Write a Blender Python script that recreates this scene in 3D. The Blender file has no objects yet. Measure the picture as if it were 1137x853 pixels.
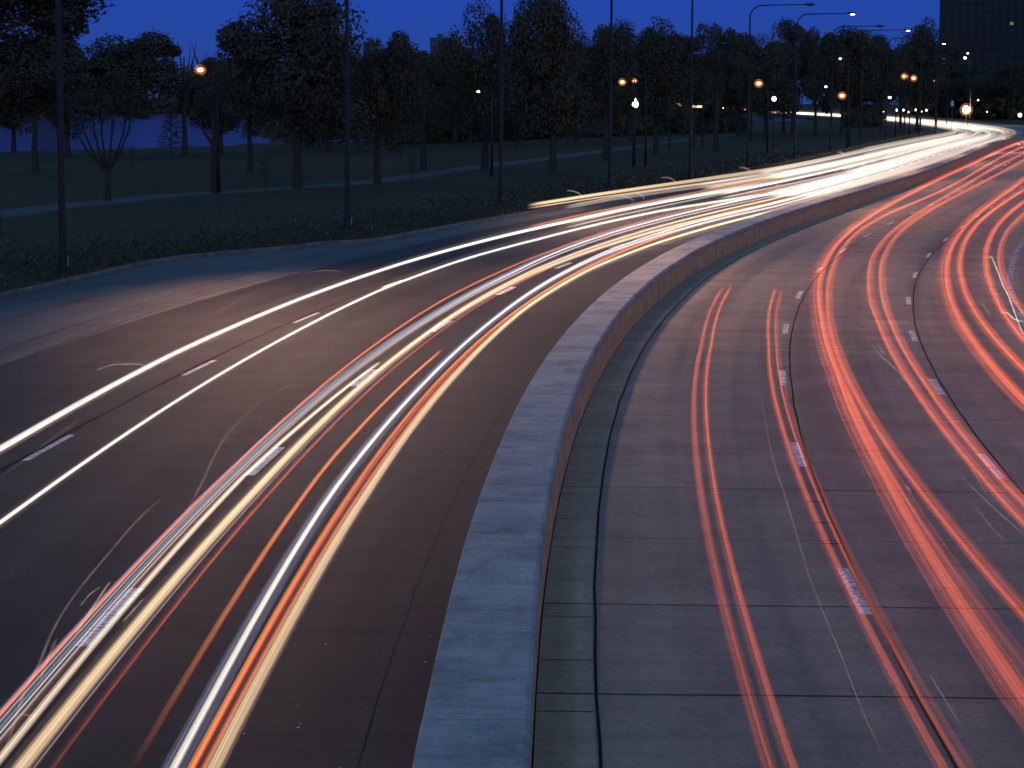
import bpy, bmesh, math, random
from mathutils import Vector, Matrix
R = math.radians
S = bpy.context.scene
C = S.collection

# ------------------------------------------------------------------ camera
CAMH = 6.65
cam = bpy.data.cameras.new('camera'); camo = bpy.data.objects.new('camera', cam); C.objects.link(camo)
cam.sensor_width = 36; cam.lens = 36*2600/1137
cam.clip_start = .5; cam.clip_end = 9000
F = Vector((0, .99275648, -.12014399)); RT = Vector((.9999875, .00060072, .00496376)); UP = Vector((-.005, .12014249, .99274407))
camo.matrix_world = Matrix(((RT.x, UP.x, -F.x, 0), (RT.y, UP.y, -F.y, 0), (RT.z, UP.z, -F.z, CAMH), (0, 0, 0, 1)))
S.camera = camo

# ------------------------------------------------------------------ sky, last daylight, exposure
EXPO = 2.5; KX = 2**-EXPO              # a long exposure: everything that gives light is written for exposure 0 and scaled by KX
SUN_AZ = R(180); SUN_EL = R(2.0)
w = bpy.data.worlds.new('World'); S.world = w; w.use_nodes = True
nt = w.node_tree; nt.nodes.clear()
sky = nt.nodes.new('ShaderNodeTexSky'); sky.sky_type = 'NISHITA'; sky.sun_disc = False
sky.sun_elevation = SUN_EL; sky.sun_rotation = SUN_AZ; sky.air_density = 1.0; sky.ozone_density = 4.0; sky.dust_density = .3
tint = nt.nodes.new('ShaderNodeMix'); tint.data_type = 'RGBA'; tint.blend_type = 'MULTIPLY'; tint.inputs['Factor'].default_value = 1
tc = nt.nodes.new('ShaderNodeTexCoord'); sx = nt.nodes.new('ShaderNodeSeparateXYZ'); nt.links.new(tc.outputs['Generated'], sx.inputs[0])
up_ = nt.nodes.new('ShaderNodeVectorMath'); up_.operation = 'ADD'; up_.inputs[1].default_value = (0, 0, .075); nt.links.new(tc.outputs['Generated'], up_.inputs[0])
nrm = nt.nodes.new('ShaderNodeVectorMath'); nrm.operation = 'NORMALIZE'; nt.links.new(up_.outputs[0], nrm.inputs[0]); nt.links.new(nrm.outputs[0], sky.inputs[0])   # the horizon band keeps the colour of the sky just above it
mr = nt.nodes.new('ShaderNodeMapRange'); mr.inputs[1].default_value = .05; mr.inputs[2].default_value = .40; nt.links.new(sx.outputs[2], mr.inputs[0])
dusk = nt.nodes.new('ShaderNodeMix'); dusk.data_type = 'RGBA'; dusk.inputs[6].default_value = (.053, .09, .415, 1); dusk.inputs[7].default_value = (1.5, .98, .76, 1)
nt.links.new(mr.outputs[0], dusk.inputs[0]); nt.links.new(dusk.outputs[2], tint.inputs[7])
bg = nt.nodes.new('ShaderNodeBackground'); bg.inputs[1].default_value = .12
wo = nt.nodes.new('ShaderNodeOutputWorld')
nt.links.new(sky.outputs[0], tint.inputs[6]); nt.links.new(tint.outputs[2], bg.inputs[0]); nt.links.new(bg.outputs[0], wo.inputs[0])
sl = bpy.data.lights.new('sun', 'SUN'); sl.energy = .02; sl.angle = R(20); sl.color = (.6, .75, 1)
so = bpy.data.objects.new('sun', sl); C.objects.link(so)
# Nishita rotation: direction to the sun
sd_ = Vector((math.sin(SUN_AZ)*math.cos(R(12)), math.cos(SUN_AZ)*math.cos(R(12)), math.sin(R(12))))
so.rotation_euler = (-sd_).to_track_quat('-Z', 'Y').to_euler()
S.view_settings.view_transform = 'Standard'; S.view_settings.look = 'None'
S.view_settings.exposure = EXPO; S.view_settings.gamma = 1
S.render.engine = 'CYCLES'
S.cycles.max_bounces = 4; S.cycles.diffuse_bounces = 2; S.cycles.glossy_bounces = 2
S.cycles.sample_clamp_indirect = .6
S.cycles.use_denoising = True
random.seed(7)

# ---- surveyed layout: road axis (every 8 m), light runs as (metres along, metres across), posts and trees in metres
REF = [(3.21,-40.14),(2.37,-32.19),(1.67,-24.22),(1.09,-16.24),(0.65,-8.25),(0.35,-0.26),(0.17,7.74),(0.13,15.74),(0.23,23.74),(0.46,31.74),(0.84,39.73),(1.37,47.71),(2.06,55.68),(2.9,63.63),(3.91,71.57),(5.09,79.48),(6.42,87.37),(7.92,95.23),(9.57,103.06),(11.35,110.86),(13.24,118.63),(15.21,126.38),(17.25,134.12),(19.33,141.85),(21.42,149.57),(23.53,157.28),(25.62,165.0),(27.71,172.73),(29.78,180.46),(31.83,188.19),(33.86,195.93),(35.87,203.67),(37.87,211.42),(39.84,219.17),(41.8,226.93),(43.74,234.69),(45.66,242.45),(47.58,250.22),(49.48,257.99),(51.38,265.76),(53.27,273.53),(55.16,281.31),(57.06,289.08),(58.95,296.85),(60.86,304.62),(62.77,312.39),(64.69,320.16),(66.62,327.92),(68.56,335.68),(70.52,343.44),(72.48,351.19),(74.46,358.95),(76.44,366.7),(78.43,374.45),(80.42,382.19),(82.4,389.94),(84.38,397.7),(86.34,405.45),(88.29,413.21),(90.21,420.98),(92.11,428.75),(93.97,436.53),(95.79,444.32),(97.57,452.12),(99.3,459.93),(100.99,467.75),(102.62,475.58),(104.2,483.42),(105.72,491.28),(107.18,499.14),(108.59,507.02),(109.95,514.9),(111.26,522.79),(112.51,530.69),(113.72,538.6),(114.88,546.52),(116.0,554.44),(117.09,562.36),(118.14,570.3),(119.15,578.23),(120.14,586.17),(121.09,594.11),(122.03,602.06),(122.94,610.01),(123.84,617.96),(124.72,625.91),(125.59,633.86),(126.44,641.81),(127.29,649.77),(128.12,657.73),(128.95,665.68),(129.77,673.64),(130.59,681.6),(131.4,689.56),(132.2,697.52),(133.0,705.48),(133.79,713.44),(134.57,721.4),(135.35,729.36),(136.12,737.32),(136.88,745.29),(137.64,753.25),(138.38,761.22),(139.12,769.18),(139.85,777.15),(140.56,785.12),(141.27,793.09),(141.97,801.06),(142.65,809.03),(143.32,817.0),(143.98,824.97),(144.63,832.95),(145.26,840.92),(145.88,848.9),(146.49,856.87),(147.08,864.85),(147.66,872.83),(148.22,880.81),(148.78,888.79),(149.31,896.77),(149.83,904.76),(150.34,912.74),(150.84,920.72),(151.32,928.71),(151.78,936.7),(152.24,944.68),(152.68,952.67),(153.1,960.66),(153.51,968.65),(153.91,976.64),(154.3,984.63),(154.67,992.62),(155.03,1000.61),(155.38,1008.61),(155.72,1016.6),(156.04,1024.59),(156.36,1032.59),(156.66,1040.58),(156.96,1048.58),(157.24,1056.57),(157.52,1064.57),(157.78,1072.56),(158.04,1080.56),(158.28,1088.55),(158.52,1096.55),(158.75,1104.55),(158.97,1112.54),(159.19,1120.54),(159.4,1128.54),(159.6,1136.53),(159.8,1144.53),(159.99,1152.53),(160.17,1160.53),(160.35,1168.53),(160.53,1176.52),(160.7,1184.52),(160.87,1192.52),(161.03,1200.52),(161.19,1208.52),(161.35,1216.52),(161.5,1224.51),(161.65,1232.51),(161.8,1240.51),(161.94,1248.51),(162.09,1256.51),(162.23,1264.51),(162.37,1272.51),(162.51,1280.51),(162.64,1288.5),(162.78,1296.5),(162.91,1304.5),(163.04,1312.5),(163.17,1320.5),(163.3,1328.5),(163.43,1336.5),(163.56,1344.5),(163.69,1352.5),(163.82,1360.49),(163.95,1368.49),(164.07,1376.49),(164.2,1384.49),(164.33,1392.49),(164.45,1400.49),(164.58,1408.49),(164.7,1416.49),(164.83,1424.49),(164.95,1432.49),(165.07,1440.48),(165.2,1448.48),(165.32,1456.48),(165.45,1464.48),(165.57,1472.48),(165.69,1480.48),(165.81,1488.48),(165.94,1496.48)]
TRAILS = [
  ('headlight_trail', 0.65, 'white_wide', [(40, -9.618), (79.6, -9.618), (95.0, -9.987), (110.3, -10.133), (125.6, -10.199), (140.9, -10.097), (156.3, -9.926), (171.6, -9.936), (186.9, -9.7), (202.3, -9.299), (217.6, -8.817), (1440, -8.82)], 'thick white headlight trail, outermost of the long ones, nearest the left kerb'),
  ('headlight_trail', 0.65, 'white_mid', [(40, -7.762), (72.7, -7.762), (86.8, -7.969), (100.8, -8.166), (114.9, -8.46), (128.9, -8.527), (143.0, -8.267), (157.0, -8.208), (171.1, -7.978), (185.1, -7.181), (199.2, -6.099), (1440, -6.1)], 'single clean white headlight trail between the outermost trail and the striped bundle'),
  ('tail_light_trail', 0.8, 'orange_thin', [(45, -5.076), (62.1, -5.076), (77.7, -5.151), (93.3, -5.349), (109.0, -5.548), (124.6, -5.599), (240, -5.6)], 'thin orange red trail along the left edge of the striped white and blue bundle'),
  ('headlight_trail', 0.68, 'striped', [(45, -5.016), (61.8, -5.016), (76.5, -5.108), (91.2, -5.177), (105.8, -5.196), (120.5, -5.273), (135.1, -5.531), (149.8, -5.622), (164.5, -5.544), (179.1, -5.35), (193.8, -5.098), (1440, -5.1)], 'bundle of fine white and blue striped headlight trails left of the widest cream trail'),
  ('headlight_trail', 0.65, 'cream_thin', [(45, -4.84), (60.9, -4.84), (77.2, -4.984), (93.6, -4.894)], 'narrow cream trail with a blunt tip between the striped bundle and widest cream trail'),
  ('headlight_trail', 0.7, 'cream_wide', [(45, -4.545), (60.6, -4.545), (75.8, -4.525), (91.1, -4.601), (106.4, -4.67), (121.6, -4.672), (136.9, -4.456), (152.2, -4.158), (167.4, -3.776), (182.7, -3.352), (1440, -3.35)], 'widest cream headlight trail running through the middle of the left carriageway'),
  ('tail_light_trail', 0.8, 'red_thin', [(55, -4.209), (60.5, -4.209), (76.2, -4.209), (92.0, -4.246), (107.8, -4.272), (123.5, -4.278)], 'thin dark red trail hugging the right edge of the widest cream trail'),
  ('marker_light_trail', 0.8, 'orange_mid', [(60.3, -3.486), (77.6, -3.686), (94.9, -3.633)], 'lone orange trail fading to dark red, between the two cream bundles'),
  ('headlight_trail', 0.7, 'white_blue', [(50, -3.162), (60.6, -3.162), (75.1, -3.319), (89.5, -3.318), (104.0, -3.389), (118.4, -3.527), (132.9, -3.551), (147.3, -3.332), (161.8, -2.913), (176.2, -2.39), (1440, -2.39)], 'white headlight trail edged with blue threads, left strand of the bundle nearest the wall'),
  ('marker_light_trail', 0.85, 'orange_mid', [(52, -2.947), (60.1, -2.947), (80.3, -2.955), (100.5, -2.932), (190, -2.93)], 'bright orange trail beside the blue threads in the bundle nearest the wall'),
  ('tail_light_trail', 0.85, 'redorange_thin', [(52, -2.874), (60.1, -2.874), (80.3, -2.832), (100.5, -2.818), (180, -2.82)], 'red orange trail squeezed between the bright orange trail and the nearest cream trail'),
  ('headlight_trail', 0.7, 'cream_mid', [(50, -2.827), (60.6, -2.827), (76.2, -2.807), (91.8, -2.841), (107.3, -2.942), (122.9, -2.884), (138.5, -2.516), (154.0, -1.977), (169.6, -1.373), (1440, -1.37)], 'cream headlight trail nearest the wall on the left carriageway'),
  ('headlight_trail', 0.75, 'cream_mid', [(170.1, -15.385), (185.0, -15.102), (200.0, -14.632), (215.0, -14.071), (229.9, -13.55), (244.9, -13.183), (259.8, -12.957), (274.8, -12.857), (289.8, -12.84), (304.7, -12.866), (520, -12.87)], 'cream trail passing over the verge, its blunt left end above the kerb'),
  ('headlight_trail', 0.7, 'cream_thin', [(170.9, -13.526), (185.3, -13.778), (199.8, -13.211), (214.2, -12.493), (228.6, -11.815), (243.0, -11.296), (257.4, -11.027), (271.8, -10.938), (286.2, -10.938), (560, -10.94)], 'second cream trail curving from the kerb to join the one over the verge'),
  ('marker_light_trail', 0.8, 'orange_thin', [(148.2, -10.157), (165.4, -10.289), (182.6, -10.226), (320, -10.23)], 'orange streak starting above the outermost white trail before the verge'),
  ('headlight_trail', 0.7, 'cream_thin', [(150.6, -8.799), (171.2, -8.786), (191.7, -8.824), (420, -8.82)], 'short cream streak with a double tip between the two outermost white trails'),
  ('headlight_trail', 0.75, 'white_far', [(192.1, -4.63), (206.6, -4.728), (221.2, -4.814), (235.8, -4.878), (250.3, -4.92), (264.9, -4.943), (279.4, -4.949), (294.0, -4.94), (308.5, -4.92), (323.1, -4.891), (337.7, -4.856), (352.2, -4.819), (1440, -4.82)], 'broad blown out white trail on the far bend, starting with a square end'),
  ('headlight_trail', 0.75, 'cream_far', [(190.2, -2.811), (204.7, -2.767), (219.2, -2.775), (233.8, -2.844), (248.3, -2.929), (262.8, -2.986), (277.3, -2.997), (291.8, -2.969), (306.4, -2.913), (320.9, -2.838), (335.4, -2.754), (1300, -2.75)], 'pale yellow trail starting close to the wall on the far bend'),
  ('tail_light_trail', 0.8, 'red_faint2', [(45, 2.133), (60.7, 2.133), (78.9, 2.299), (97.2, 2.451), (115.4, 2.385)], 'left strand of the short red pair nearest the wall, thinning out towards the bottom'),
  ('tail_light_trail', 0.8, 'red_solid1', [(45, 2.332), (60.5, 2.332), (78.9, 2.522), (97.4, 2.683), (115.8, 2.627)], 'right strand of the short red pair nearest the wall, brighter than its twin'),
  ('tail_light_trail', 0.8, 'red_solid1', [(45, 3.659), (60.5, 3.659), (78.7, 3.875), (96.8, 4.065), (115.0, 4.068)], 'left strand of the red pair that runs over the first broken white lane line'),
  ('tail_light_trail', 0.8, 'red_faint', [(45, 3.863), (62.1, 3.863), (79.6, 4.081), (97.2, 4.262), (114.7, 4.278)], 'right strand of the red pair along the black joint, washed out near the bottom'),
  ('tail_light_trail', 0.8, 'red_wide', [(45, 4.855), (63.0, 4.855), (77.0, 5.194), (91.1, 5.437), (105.1, 5.471), (119.1, 5.318), (133.2, 5.121), (147.2, 4.841), (161.3, 4.494), (175.3, 4.1), (189.3, 3.685), (203.4, 3.283), (217.4, 2.931), (231.5, 2.663), (245.5, 2.487), (259.6, 2.387), (273.6, 2.348), (287.6, 2.352), (301.7, 2.386), (315.7, 2.438), (329.8, 2.505), (343.8, 2.587), (357.9, 2.679), (371.9, 2.781), (385.9, 2.89), (400.0, 3.004), (414.0, 3.12), (520, 3.12)], 'widest red trail, left strand in the second lane from the wall'),
  ('tail_light_trail', 0.8, 'red_mid', [(60, 5.614), (66.7, 5.614), (81.0, 5.617), (95.4, 5.679), (109.7, 5.737), (124.0, 5.656), (138.4, 5.437), (152.7, 5.191), (167.0, 5.114), (181.4, 5.175), (195.7, 5.136), (210.0, 4.949), (224.4, 4.684), (238.7, 4.411), (253.0, 4.2), (267.4, 4.075), (281.7, 4.023), (296.0, 4.035), (310.4, 4.1), (324.7, 4.208), (339.0, 4.347), (353.3, 4.508), (367.7, 4.68), (560, 4.68)], 'red strand peeling off to the right of the widest red trail'),
  ('tail_light_trail', 0.8, 'red_faint', [(55, 5.166), (64.9, 5.166), (89.6, 5.537)], 'faint red strand between the widest red trail and the one peeling off it'),
  ('tail_light_trail', 0.8, 'red_mid', [(60, 6.706), (73.5, 6.706), (88.2, 6.888), (102.9, 7.015), (117.6, 6.984), (132.3, 6.88), (147.0, 6.775), (161.7, 6.648), (176.4, 6.428), (191.0, 6.14), (205.7, 5.838), (220.4, 5.557), (235.1, 5.328), (249.8, 5.184), (264.5, 5.155), (279.2, 5.235), (293.9, 5.398), (308.6, 5.615), (323.3, 5.86), (560, 5.86)], 'left strand of the third lane red pair, left of the second broken line'),
  ('tail_light_trail', 0.8, 'red_mid', [(60, 6.986), (75.8, 6.986), (90.1, 7.22), (104.4, 7.357), (118.7, 7.371), (133.0, 7.284), (147.3, 7.146), (161.6, 6.998), (175.9, 6.861), (190.2, 6.704), (204.5, 6.564), (218.8, 6.48), (233.1, 6.46), (247.4, 6.491), (261.7, 6.56), (276.0, 6.655), (290.3, 6.763), (540, 6.76)], 'right strand of the third lane red pair, beside the second broken line'),
  ('tail_light_trail', 0.8, 'red_wide', [(60, 8.845), (86.8, 8.845), (100.9, 9.121), (115.1, 9.394), (129.3, 9.63), (143.4, 9.728), (157.6, 9.698), (171.7, 9.59), (185.9, 9.463), (200.0, 9.331), (214.2, 9.197), (228.3, 9.061), (420, 9.06)], 'broad red trail just right of the second broken lane line, left strand of three'),
  ('tail_light_trail', 0.8, 'red_solid2', [(70, 9.601), (92.6, 9.601), (106.7, 9.8), (120.9, 10.004), (135.0, 10.15), (149.2, 10.193), (163.3, 10.172), (177.5, 10.145), (191.6, 10.147), (205.8, 10.164), (400, 10.16)], 'broad red trail in the fourth lane, right of the three beside the second lane line'),
  ('tail_light_trail', 0.8, 'red_solid2', [(80, 10.375), (99.1, 10.375), (113.6, 10.749), (128.0, 11.03), (142.5, 11.16), (157.0, 11.19), (171.5, 11.199), (186.0, 11.21), (360, 11.21)], 'red trail tangled with wavy white streaks near the right edge'),
  ('tail_light_trail', 0.8, 'red_mid', [(85, 11.162), (107.3, 11.162), (122.3, 11.463), (137.4, 11.693), (152.4, 11.834), (167.4, 12.019), (340, 12.02)], 'rightmost red trail, beside the solid white edge line'),
]
STREAKS = [
  ('pale', 1.0, 0.012, [(-8.71, 48.75), (-8.56, 49.73), (-8.23, 49.88), (-7.9, 49.76), (-7.81, 49.0)], 'short wavy cream squiggle just left of the outermost white trail'),
  ('dim', 0.9, 0.01, [(-8.05, 60.29), (-8.0, 63.52), (-7.88, 66.95), (-7.66, 69.89), (-7.48, 72.15)], 'long faint brown streak on the pale merging lane above the outermost trail'),
  ('pale', 0.9, 0.008, [(-6.92, 77.68), (-6.69, 78.79), (-6.34, 79.37), (-5.99, 79.06), (-5.62, 78.32)], 'small pink arc on the merging lane between the kerb and the outermost trail'),
  ('dim', 0.8, 0.01, [(-7.33, 53.01), (-7.34, 54.7), (-7.33, 56.33), (-7.18, 57.48)], 'short brown branch leaving the underside of the outermost white trail'),
  ('dim', 0.7, 0.006, [(-8.08, 36.52), (-8.06, 38.24), (-8.09, 40.84), (-8.06, 43.15), (-7.92, 44.85)], 'hair thin line beside the broken line left of the lone white trail'),
  ('dim', 1.0, 0.01, [(-5.01, 26.89), (-5.03, 28.35), (-5.05, 30.44), (-5.03, 31.88), (-4.97, 33.06)], 'faint brown thread climbing from the bottom left squiggles'),
  ('dim', 1.0, 0.016, [(-4.47, 31.9), (-4.57, 33.9), (-4.74, 36.9), (-4.83, 39.44), (-4.79, 42.03), (-4.7, 45.17)], 'curved brown streak joining the thin orange trail from the upper right'),
  ('dim', 1.0, 0.012, [(-4.38, 19.66), (-4.49, 20.58), (-4.65, 21.85), (-4.74, 22.99), (-4.89, 24.47), (-4.98, 25.89), (-5.04, 27.92)], 'long brown streak rising from the bottom left corner'),
  ('pale', 1.0, 0.012, [(-4.63, 24.42), (-4.67, 25.53), (-4.71, 26.68), (-4.72, 27.08)], 'tapered cream dash crossing the thin orange trail'),
  ('pale', 1.0, 0.01, [(-4.22, 25.0), (-4.2, 25.54), (-4.18, 26.17)], 'short cream dash between the lane dash and the widest cream trail'),
  ('dim', 1.0, 0.013, [(-4.6, 22.41), (-4.69, 23.19), (-4.78, 24.14)], 'short brown dash left of the thin orange trail at bottom left'),
  ('pale', 1.0, 0.005, [(-4.54, 20.99), (-4.51, 21.11), (-4.43, 21.06), (-4.38, 21.12), (-4.39, 20.91), (-4.43, 20.99)], 'tiny bent cream squiggle near the bottom left corner'),
  ('pale', 1.0, 0.006, [(-4.83, 25.8), (-4.83, 26.41), (-4.79, 26.81)], 'tiny cream tick above the tapered dash at lower left'),
  ('pale', 0.9, 0.007, [(-4.69, 45.49), (-4.62, 46.44), (-4.45, 47.15), (-4.25, 47.08)], 'small pale hook left of the striped bundle'),
  ('pale', 0.9, 0.008, [(-4.55, 41.82), (-4.52, 42.14)], 'tiny pale fleck left of the striped bundle'),
  ('pale', 0.8, 0.006, [(-3.4, 56.82), (-3.26, 58.18)], 'tiny pale dash left of the thin orange trail in mid road'),
  ('arc', 2.2, 0.03, [(2.69, 117.19), (2.96, 116.81), (3.17, 114.42), (3.26, 110.99)], 'leftmost small white arc above the cream trail on the verge'),
  ('arc', 1.9, 0.03, [(5.25, 117.7), (5.61, 117.75), (5.77, 115.47), (5.81, 112.72)], 'small white arc rising under the verge trail, second from the left'),
  ('arc', 1.9, 0.03, [(6.41, 124.02), (6.52, 121.49), (6.53, 117.86), (6.37, 114.06)], 'small forked white arc right of the second one on the verge trail'),
  ('arc', 2.2, 0.03, [(8.72, 138.24), (9.09, 138.29), (9.18, 135.51), (9.05, 130.21)], 'small white arc above the verge trail, left of the fifth lamp post'),
  ('arc', 2.3, 0.04, [(15.09, 156.77), (15.35, 155.71), (15.24, 152.45), (14.85, 147.27)], 'small white arc at the foot of the curved arm lamp mast'),
  ('arc', 2.4, 0.06, [(27.81, 201.49), (28.07, 201.55), (27.48, 195.99), (26.62, 189.0)], 'farthest small white arc above the verge trail'),
  ('pale', 1.0, 0.01, [(13.96, 91.68), (14.52, 95.29), (15.21, 99.03), (15.98, 102.7)], 'thin pale hook left of the second red pair bend'),
  ('pale', 1.0, 0.008, [(11.29, 77.03), (10.87, 73.47), (10.48, 69.78), (10.18, 66.84), (9.9, 64.13), (9.92, 63.41)], 'thin pale line crossing the left strand in the third lane'),
  ('pale', 1.0, 0.008, [(8.41, 54.35), (8.27, 52.05), (8.2, 49.93), (8.06, 47.57)], 'faint pale line between the second and third lane tail light trails'),
  ('pale', 1.0, 0.008, [(8.59, 54.62), (8.47, 53.31), (8.47, 52.9)], 'tiny pale tick beside the faint line in the third lane'),
  ('pale', 1.0, 0.01, [(23.1, 113.14), (23.57, 114.94), (23.53, 114.12), (22.97, 111.17)], 'tiny white hook above the tangled red trail at right'),
  ('pale', 1.1, 0.011, [(15.72, 78.25), (15.37, 76.01), (15.22, 74.48), (15.19, 73.49)], 'thin white curl across the three broad red trails at right'),
  ('hot', 1.1, 0.014, [(17.13, 84.33), (17.39, 85.12), (17.22, 83.96), (16.64, 80.67), (15.94, 76.67), (15.08, 71.9), (14.46, 68.19), (13.78, 64.38), (13.17, 60.97), (12.62, 57.91), (12.34, 56.21)], 'bright white streak with a hooked top on the tangled red trail'),
  ('hot', 1.1, 0.011, [(13.03, 62.19), (13.16, 62.28), (13.15, 61.78), (13.01, 60.57), (13.01, 59.98), (13.1, 59.72)], 'wavy white streak crossing sideways over the tangled red trail'),
  ('pale', 1.1, 0.008, [(14.29, 69.19), (13.76, 66.21), (13.26, 63.47), (12.99, 61.98)], 'thin white line dropping to the sideways wavy streak'),
  ('pale', 1.0, 0.009, [(14.84, 77.32), (14.48, 75.16), (14.15, 73.12), (13.98, 71.89)], 'thin pale line on the broad red trail in the fourth lane'),
  ('pale', 0.9, 0.009, [(13.61, 67.98), (13.46, 66.65), (13.36, 65.74)], 'upper of two pale ticks between the broad red trails'),
  ('pale', 0.9, 0.009, [(13.37, 66.19), (13.2, 64.85), (13.1, 63.98)], 'lower of two pale ticks between the broad red trails'),
  ('pale', 0.9, 0.009, [(15.74, 78.73), (15.55, 77.46), (15.46, 76.84)], 'tiny pale fleck left of the bright hooked streak'),
  ('dim', 0.9, 0.007, [(5.09, 47.96), (4.63, 42.48), (4.24, 37.6), (4.03, 34.12), (3.82, 30.88), (3.62, 27.76)], 'hair thin brown line left of the first broken lane line'),
  ('dim', 0.9, 0.005, [(3.67, 28.79), (3.55, 26.17), (3.46, 23.99), (3.36, 21.95), (3.31, 20.3)], 'hair thin grey line near the bottom between the two red pairs'),
  ('dim', 0.9, 0.009, [(7.29, 36.7), (7.17, 35.53), (7.03, 34.21)], 'thin pale tick beside the third lane pair near the right edge'),
  ('dim', 0.9, 0.008, [(6.98, 35.98), (6.94, 34.64), (6.9, 33.19), (6.89, 31.85), (6.88, 30.96)], 'long thin pale line crossing the third lane near the right edge'),
  ('dim', 0.9, 0.006, [(6.66, 33.18), (6.57, 31.84), (6.53, 30.69)], 'thin pale line below the crossing line near the right edge'),
  ('pale', 1.0, 0.009, [(5.87, 34.43), (5.85, 34.11), (5.84, 33.79)], 'tiny pale fleck on the strand peeling off the widest red trail'),
  ('dim', 1.0, 0.006, [(4.17, 22.78), (4.15, 22.03), (4.12, 21.03)], 'hair thin pale line near the bottom right'),
]
POLES = [(-16.95, 88.17), (-8.37, 118.78), (-0.77, 148.72), (7.24, 175.69), (14.82, 196.83), (23.83, 238.97), (31.32, 261.85), (41.08, 304.7), (47.16, 319.86), (56.52, 357.47), (64.93, 390.91), (70.83, 410.4), (85.98, 480.27)]
TREES = [('broad', -24.9, 112.1, 13.9, 4.5, 9.3, 1.6), ('broad', -43.3, 213.1, 12.6, 5.4, 5.3, -0.8), ('broad', -38.8, 278.0, 14.3, 6.6, 5.6, -5.3), ('vase', -26.4, 152.9, 8.7, 3.1, 5.8, 0.0), ('conifer', -37.9, 260.8, 5.8, 2.4, 1.5, 0.0), ('sparse', -21.5, 168.9, 10.0, 2.3, 5.5, -0.3), ('broad', -16.4, 178.5, 15.5, 5.4, 4.5, -0.1), ('broad', -10.8, 187.2, 11.9, 2.7, 3.7, 1.4), ('broad', 3.6, 215.4, 15.9, 4.3, 4.2, -0.9), ('broad', -2.8, 231.7, 15.7, 3.6, 4.1, 0.2), ('broad', 10.3, 262.5, 15.4, 3.8, 4.4, 0.0), ('broad', 17.6, 290.3, 16.5, 4.5, 4.2, 0.0), ('sparse', 27.0, 313.2, 17.9, 3.9, 7.3, 0.2), ('broad', 25.1, 330.5, 15.7, 4.6, 7.0, -0.8), ('sparse', 54.4, 458.8, 24.2, 5.8, 5.8, 0.0), ('broad', 68.2, 488.4, 22.0, 6.8, 5.5, 0.0), ('broad', 92.6, 540.7, 25.4, 6.0, 6.5, 0.2), ('broad', 81.3, 521.1, 21.1, 5.6, 5.8, -0.6), ('broad', 175.2, 950.0, 30.1, 9.5, 7.5, -0.7), ('broad', 46.5, 433.9, 18.2, 5.7, 5.2, 0.0), ('broad', 60.6, 472.9, 20.0, 4.7, 4.6, 0.5), ('sparse', -8.7, 227.6, 11.8, 3.0, 4.1, 0.7), ('broad', -24.2, 216.3, 10.8, 3.7, 4.4, 0.5), ('sparse', -17.6, 166.1, 2.5, 0.3, 0.8, 0.0), ('sparse', -7.9, 183.6, 2.4, 0.4, 0.8, 0.0), ('sparse', -32.3, 199.5, 2.8, 0.5, 0.8, 0.0), ('broad', -62.1, 292.5, 12.4, 4.5, 3.4, 0.0), ('broad', -52.1, 275.1, 12.7, 4.9, 3.2, 0.0), ('broad', -35.8, 288.3, 11.6, 4.9, 3.3, 0.0), ('broad', -24.5, 312.4, 14.7, 6.2, 3.6, 0.0), ('broad', -19.7, 302.4, 12.8, 4.7, 3.5, 0.0), ('broad', -14.0, 333.4, 14.3, 5.6, 3.9, 0.0), ('broad', -8.8, 355.7, 15.6, 6.0, 4.1, 0.0), ('broad', 0.7, 358.3, 15.2, 6.1, 4.2, 0.0), ('broad', 10.1, 376.5, 16.8, 5.8, 4.4, 0.0), ('broad', 20.2, 405.8, 17.3, 6.9, 4.7, 0.0), ('broad', 33.7, 518.1, 19.1, 7.2, 7.6, 0.0), ('broad', 44.7, 467.5, 19.8, 7.2, 5.4, 0.0), ('broad', 60.6, 528.4, 19.9, 7.3, 6.1, 0.0), ('broad', 84.1, 570.9, 21.1, 7.5, 6.6, 0.0), ('broad', 97.8, 595.1, 20.8, 6.9, 6.9, 0.0), ('broad', 181.2, 930.0, 21.8, 10.7, 8.6, 0.0), ('broad', 178.7, 850.0, 21.2, 9.8, 9.1, 0.0), ('broad', 177.4, 800.0, 21.6, 8.0, 8.7, 0.0), ('broad', 178.2, 880.0, 17.6, 10.2, 9.5, 0.0)]
SHORE = [(-78, 281), (-66, 303), (-57, 315), (-48, 341), (-39, 363), (-24, 374), (-13, 393), (-9, 473), (14, 533), (46, 632), (64, 602), (79, 626), (106, 784)]
PATH = [(-33.1, 124.8), (-29.6, 135.3), (-28.7, 144.7), (-26.4, 152.9), (-24.1, 163.7), (-18.7, 174.5), (-16.5, 179.5), (-11.2, 193.6), (-3.6, 238.0), (-0.5, 252.7), (10.7, 309.4), (25.3, 389.3), (36.3, 441.4), (45.0, 480.2)]

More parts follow.
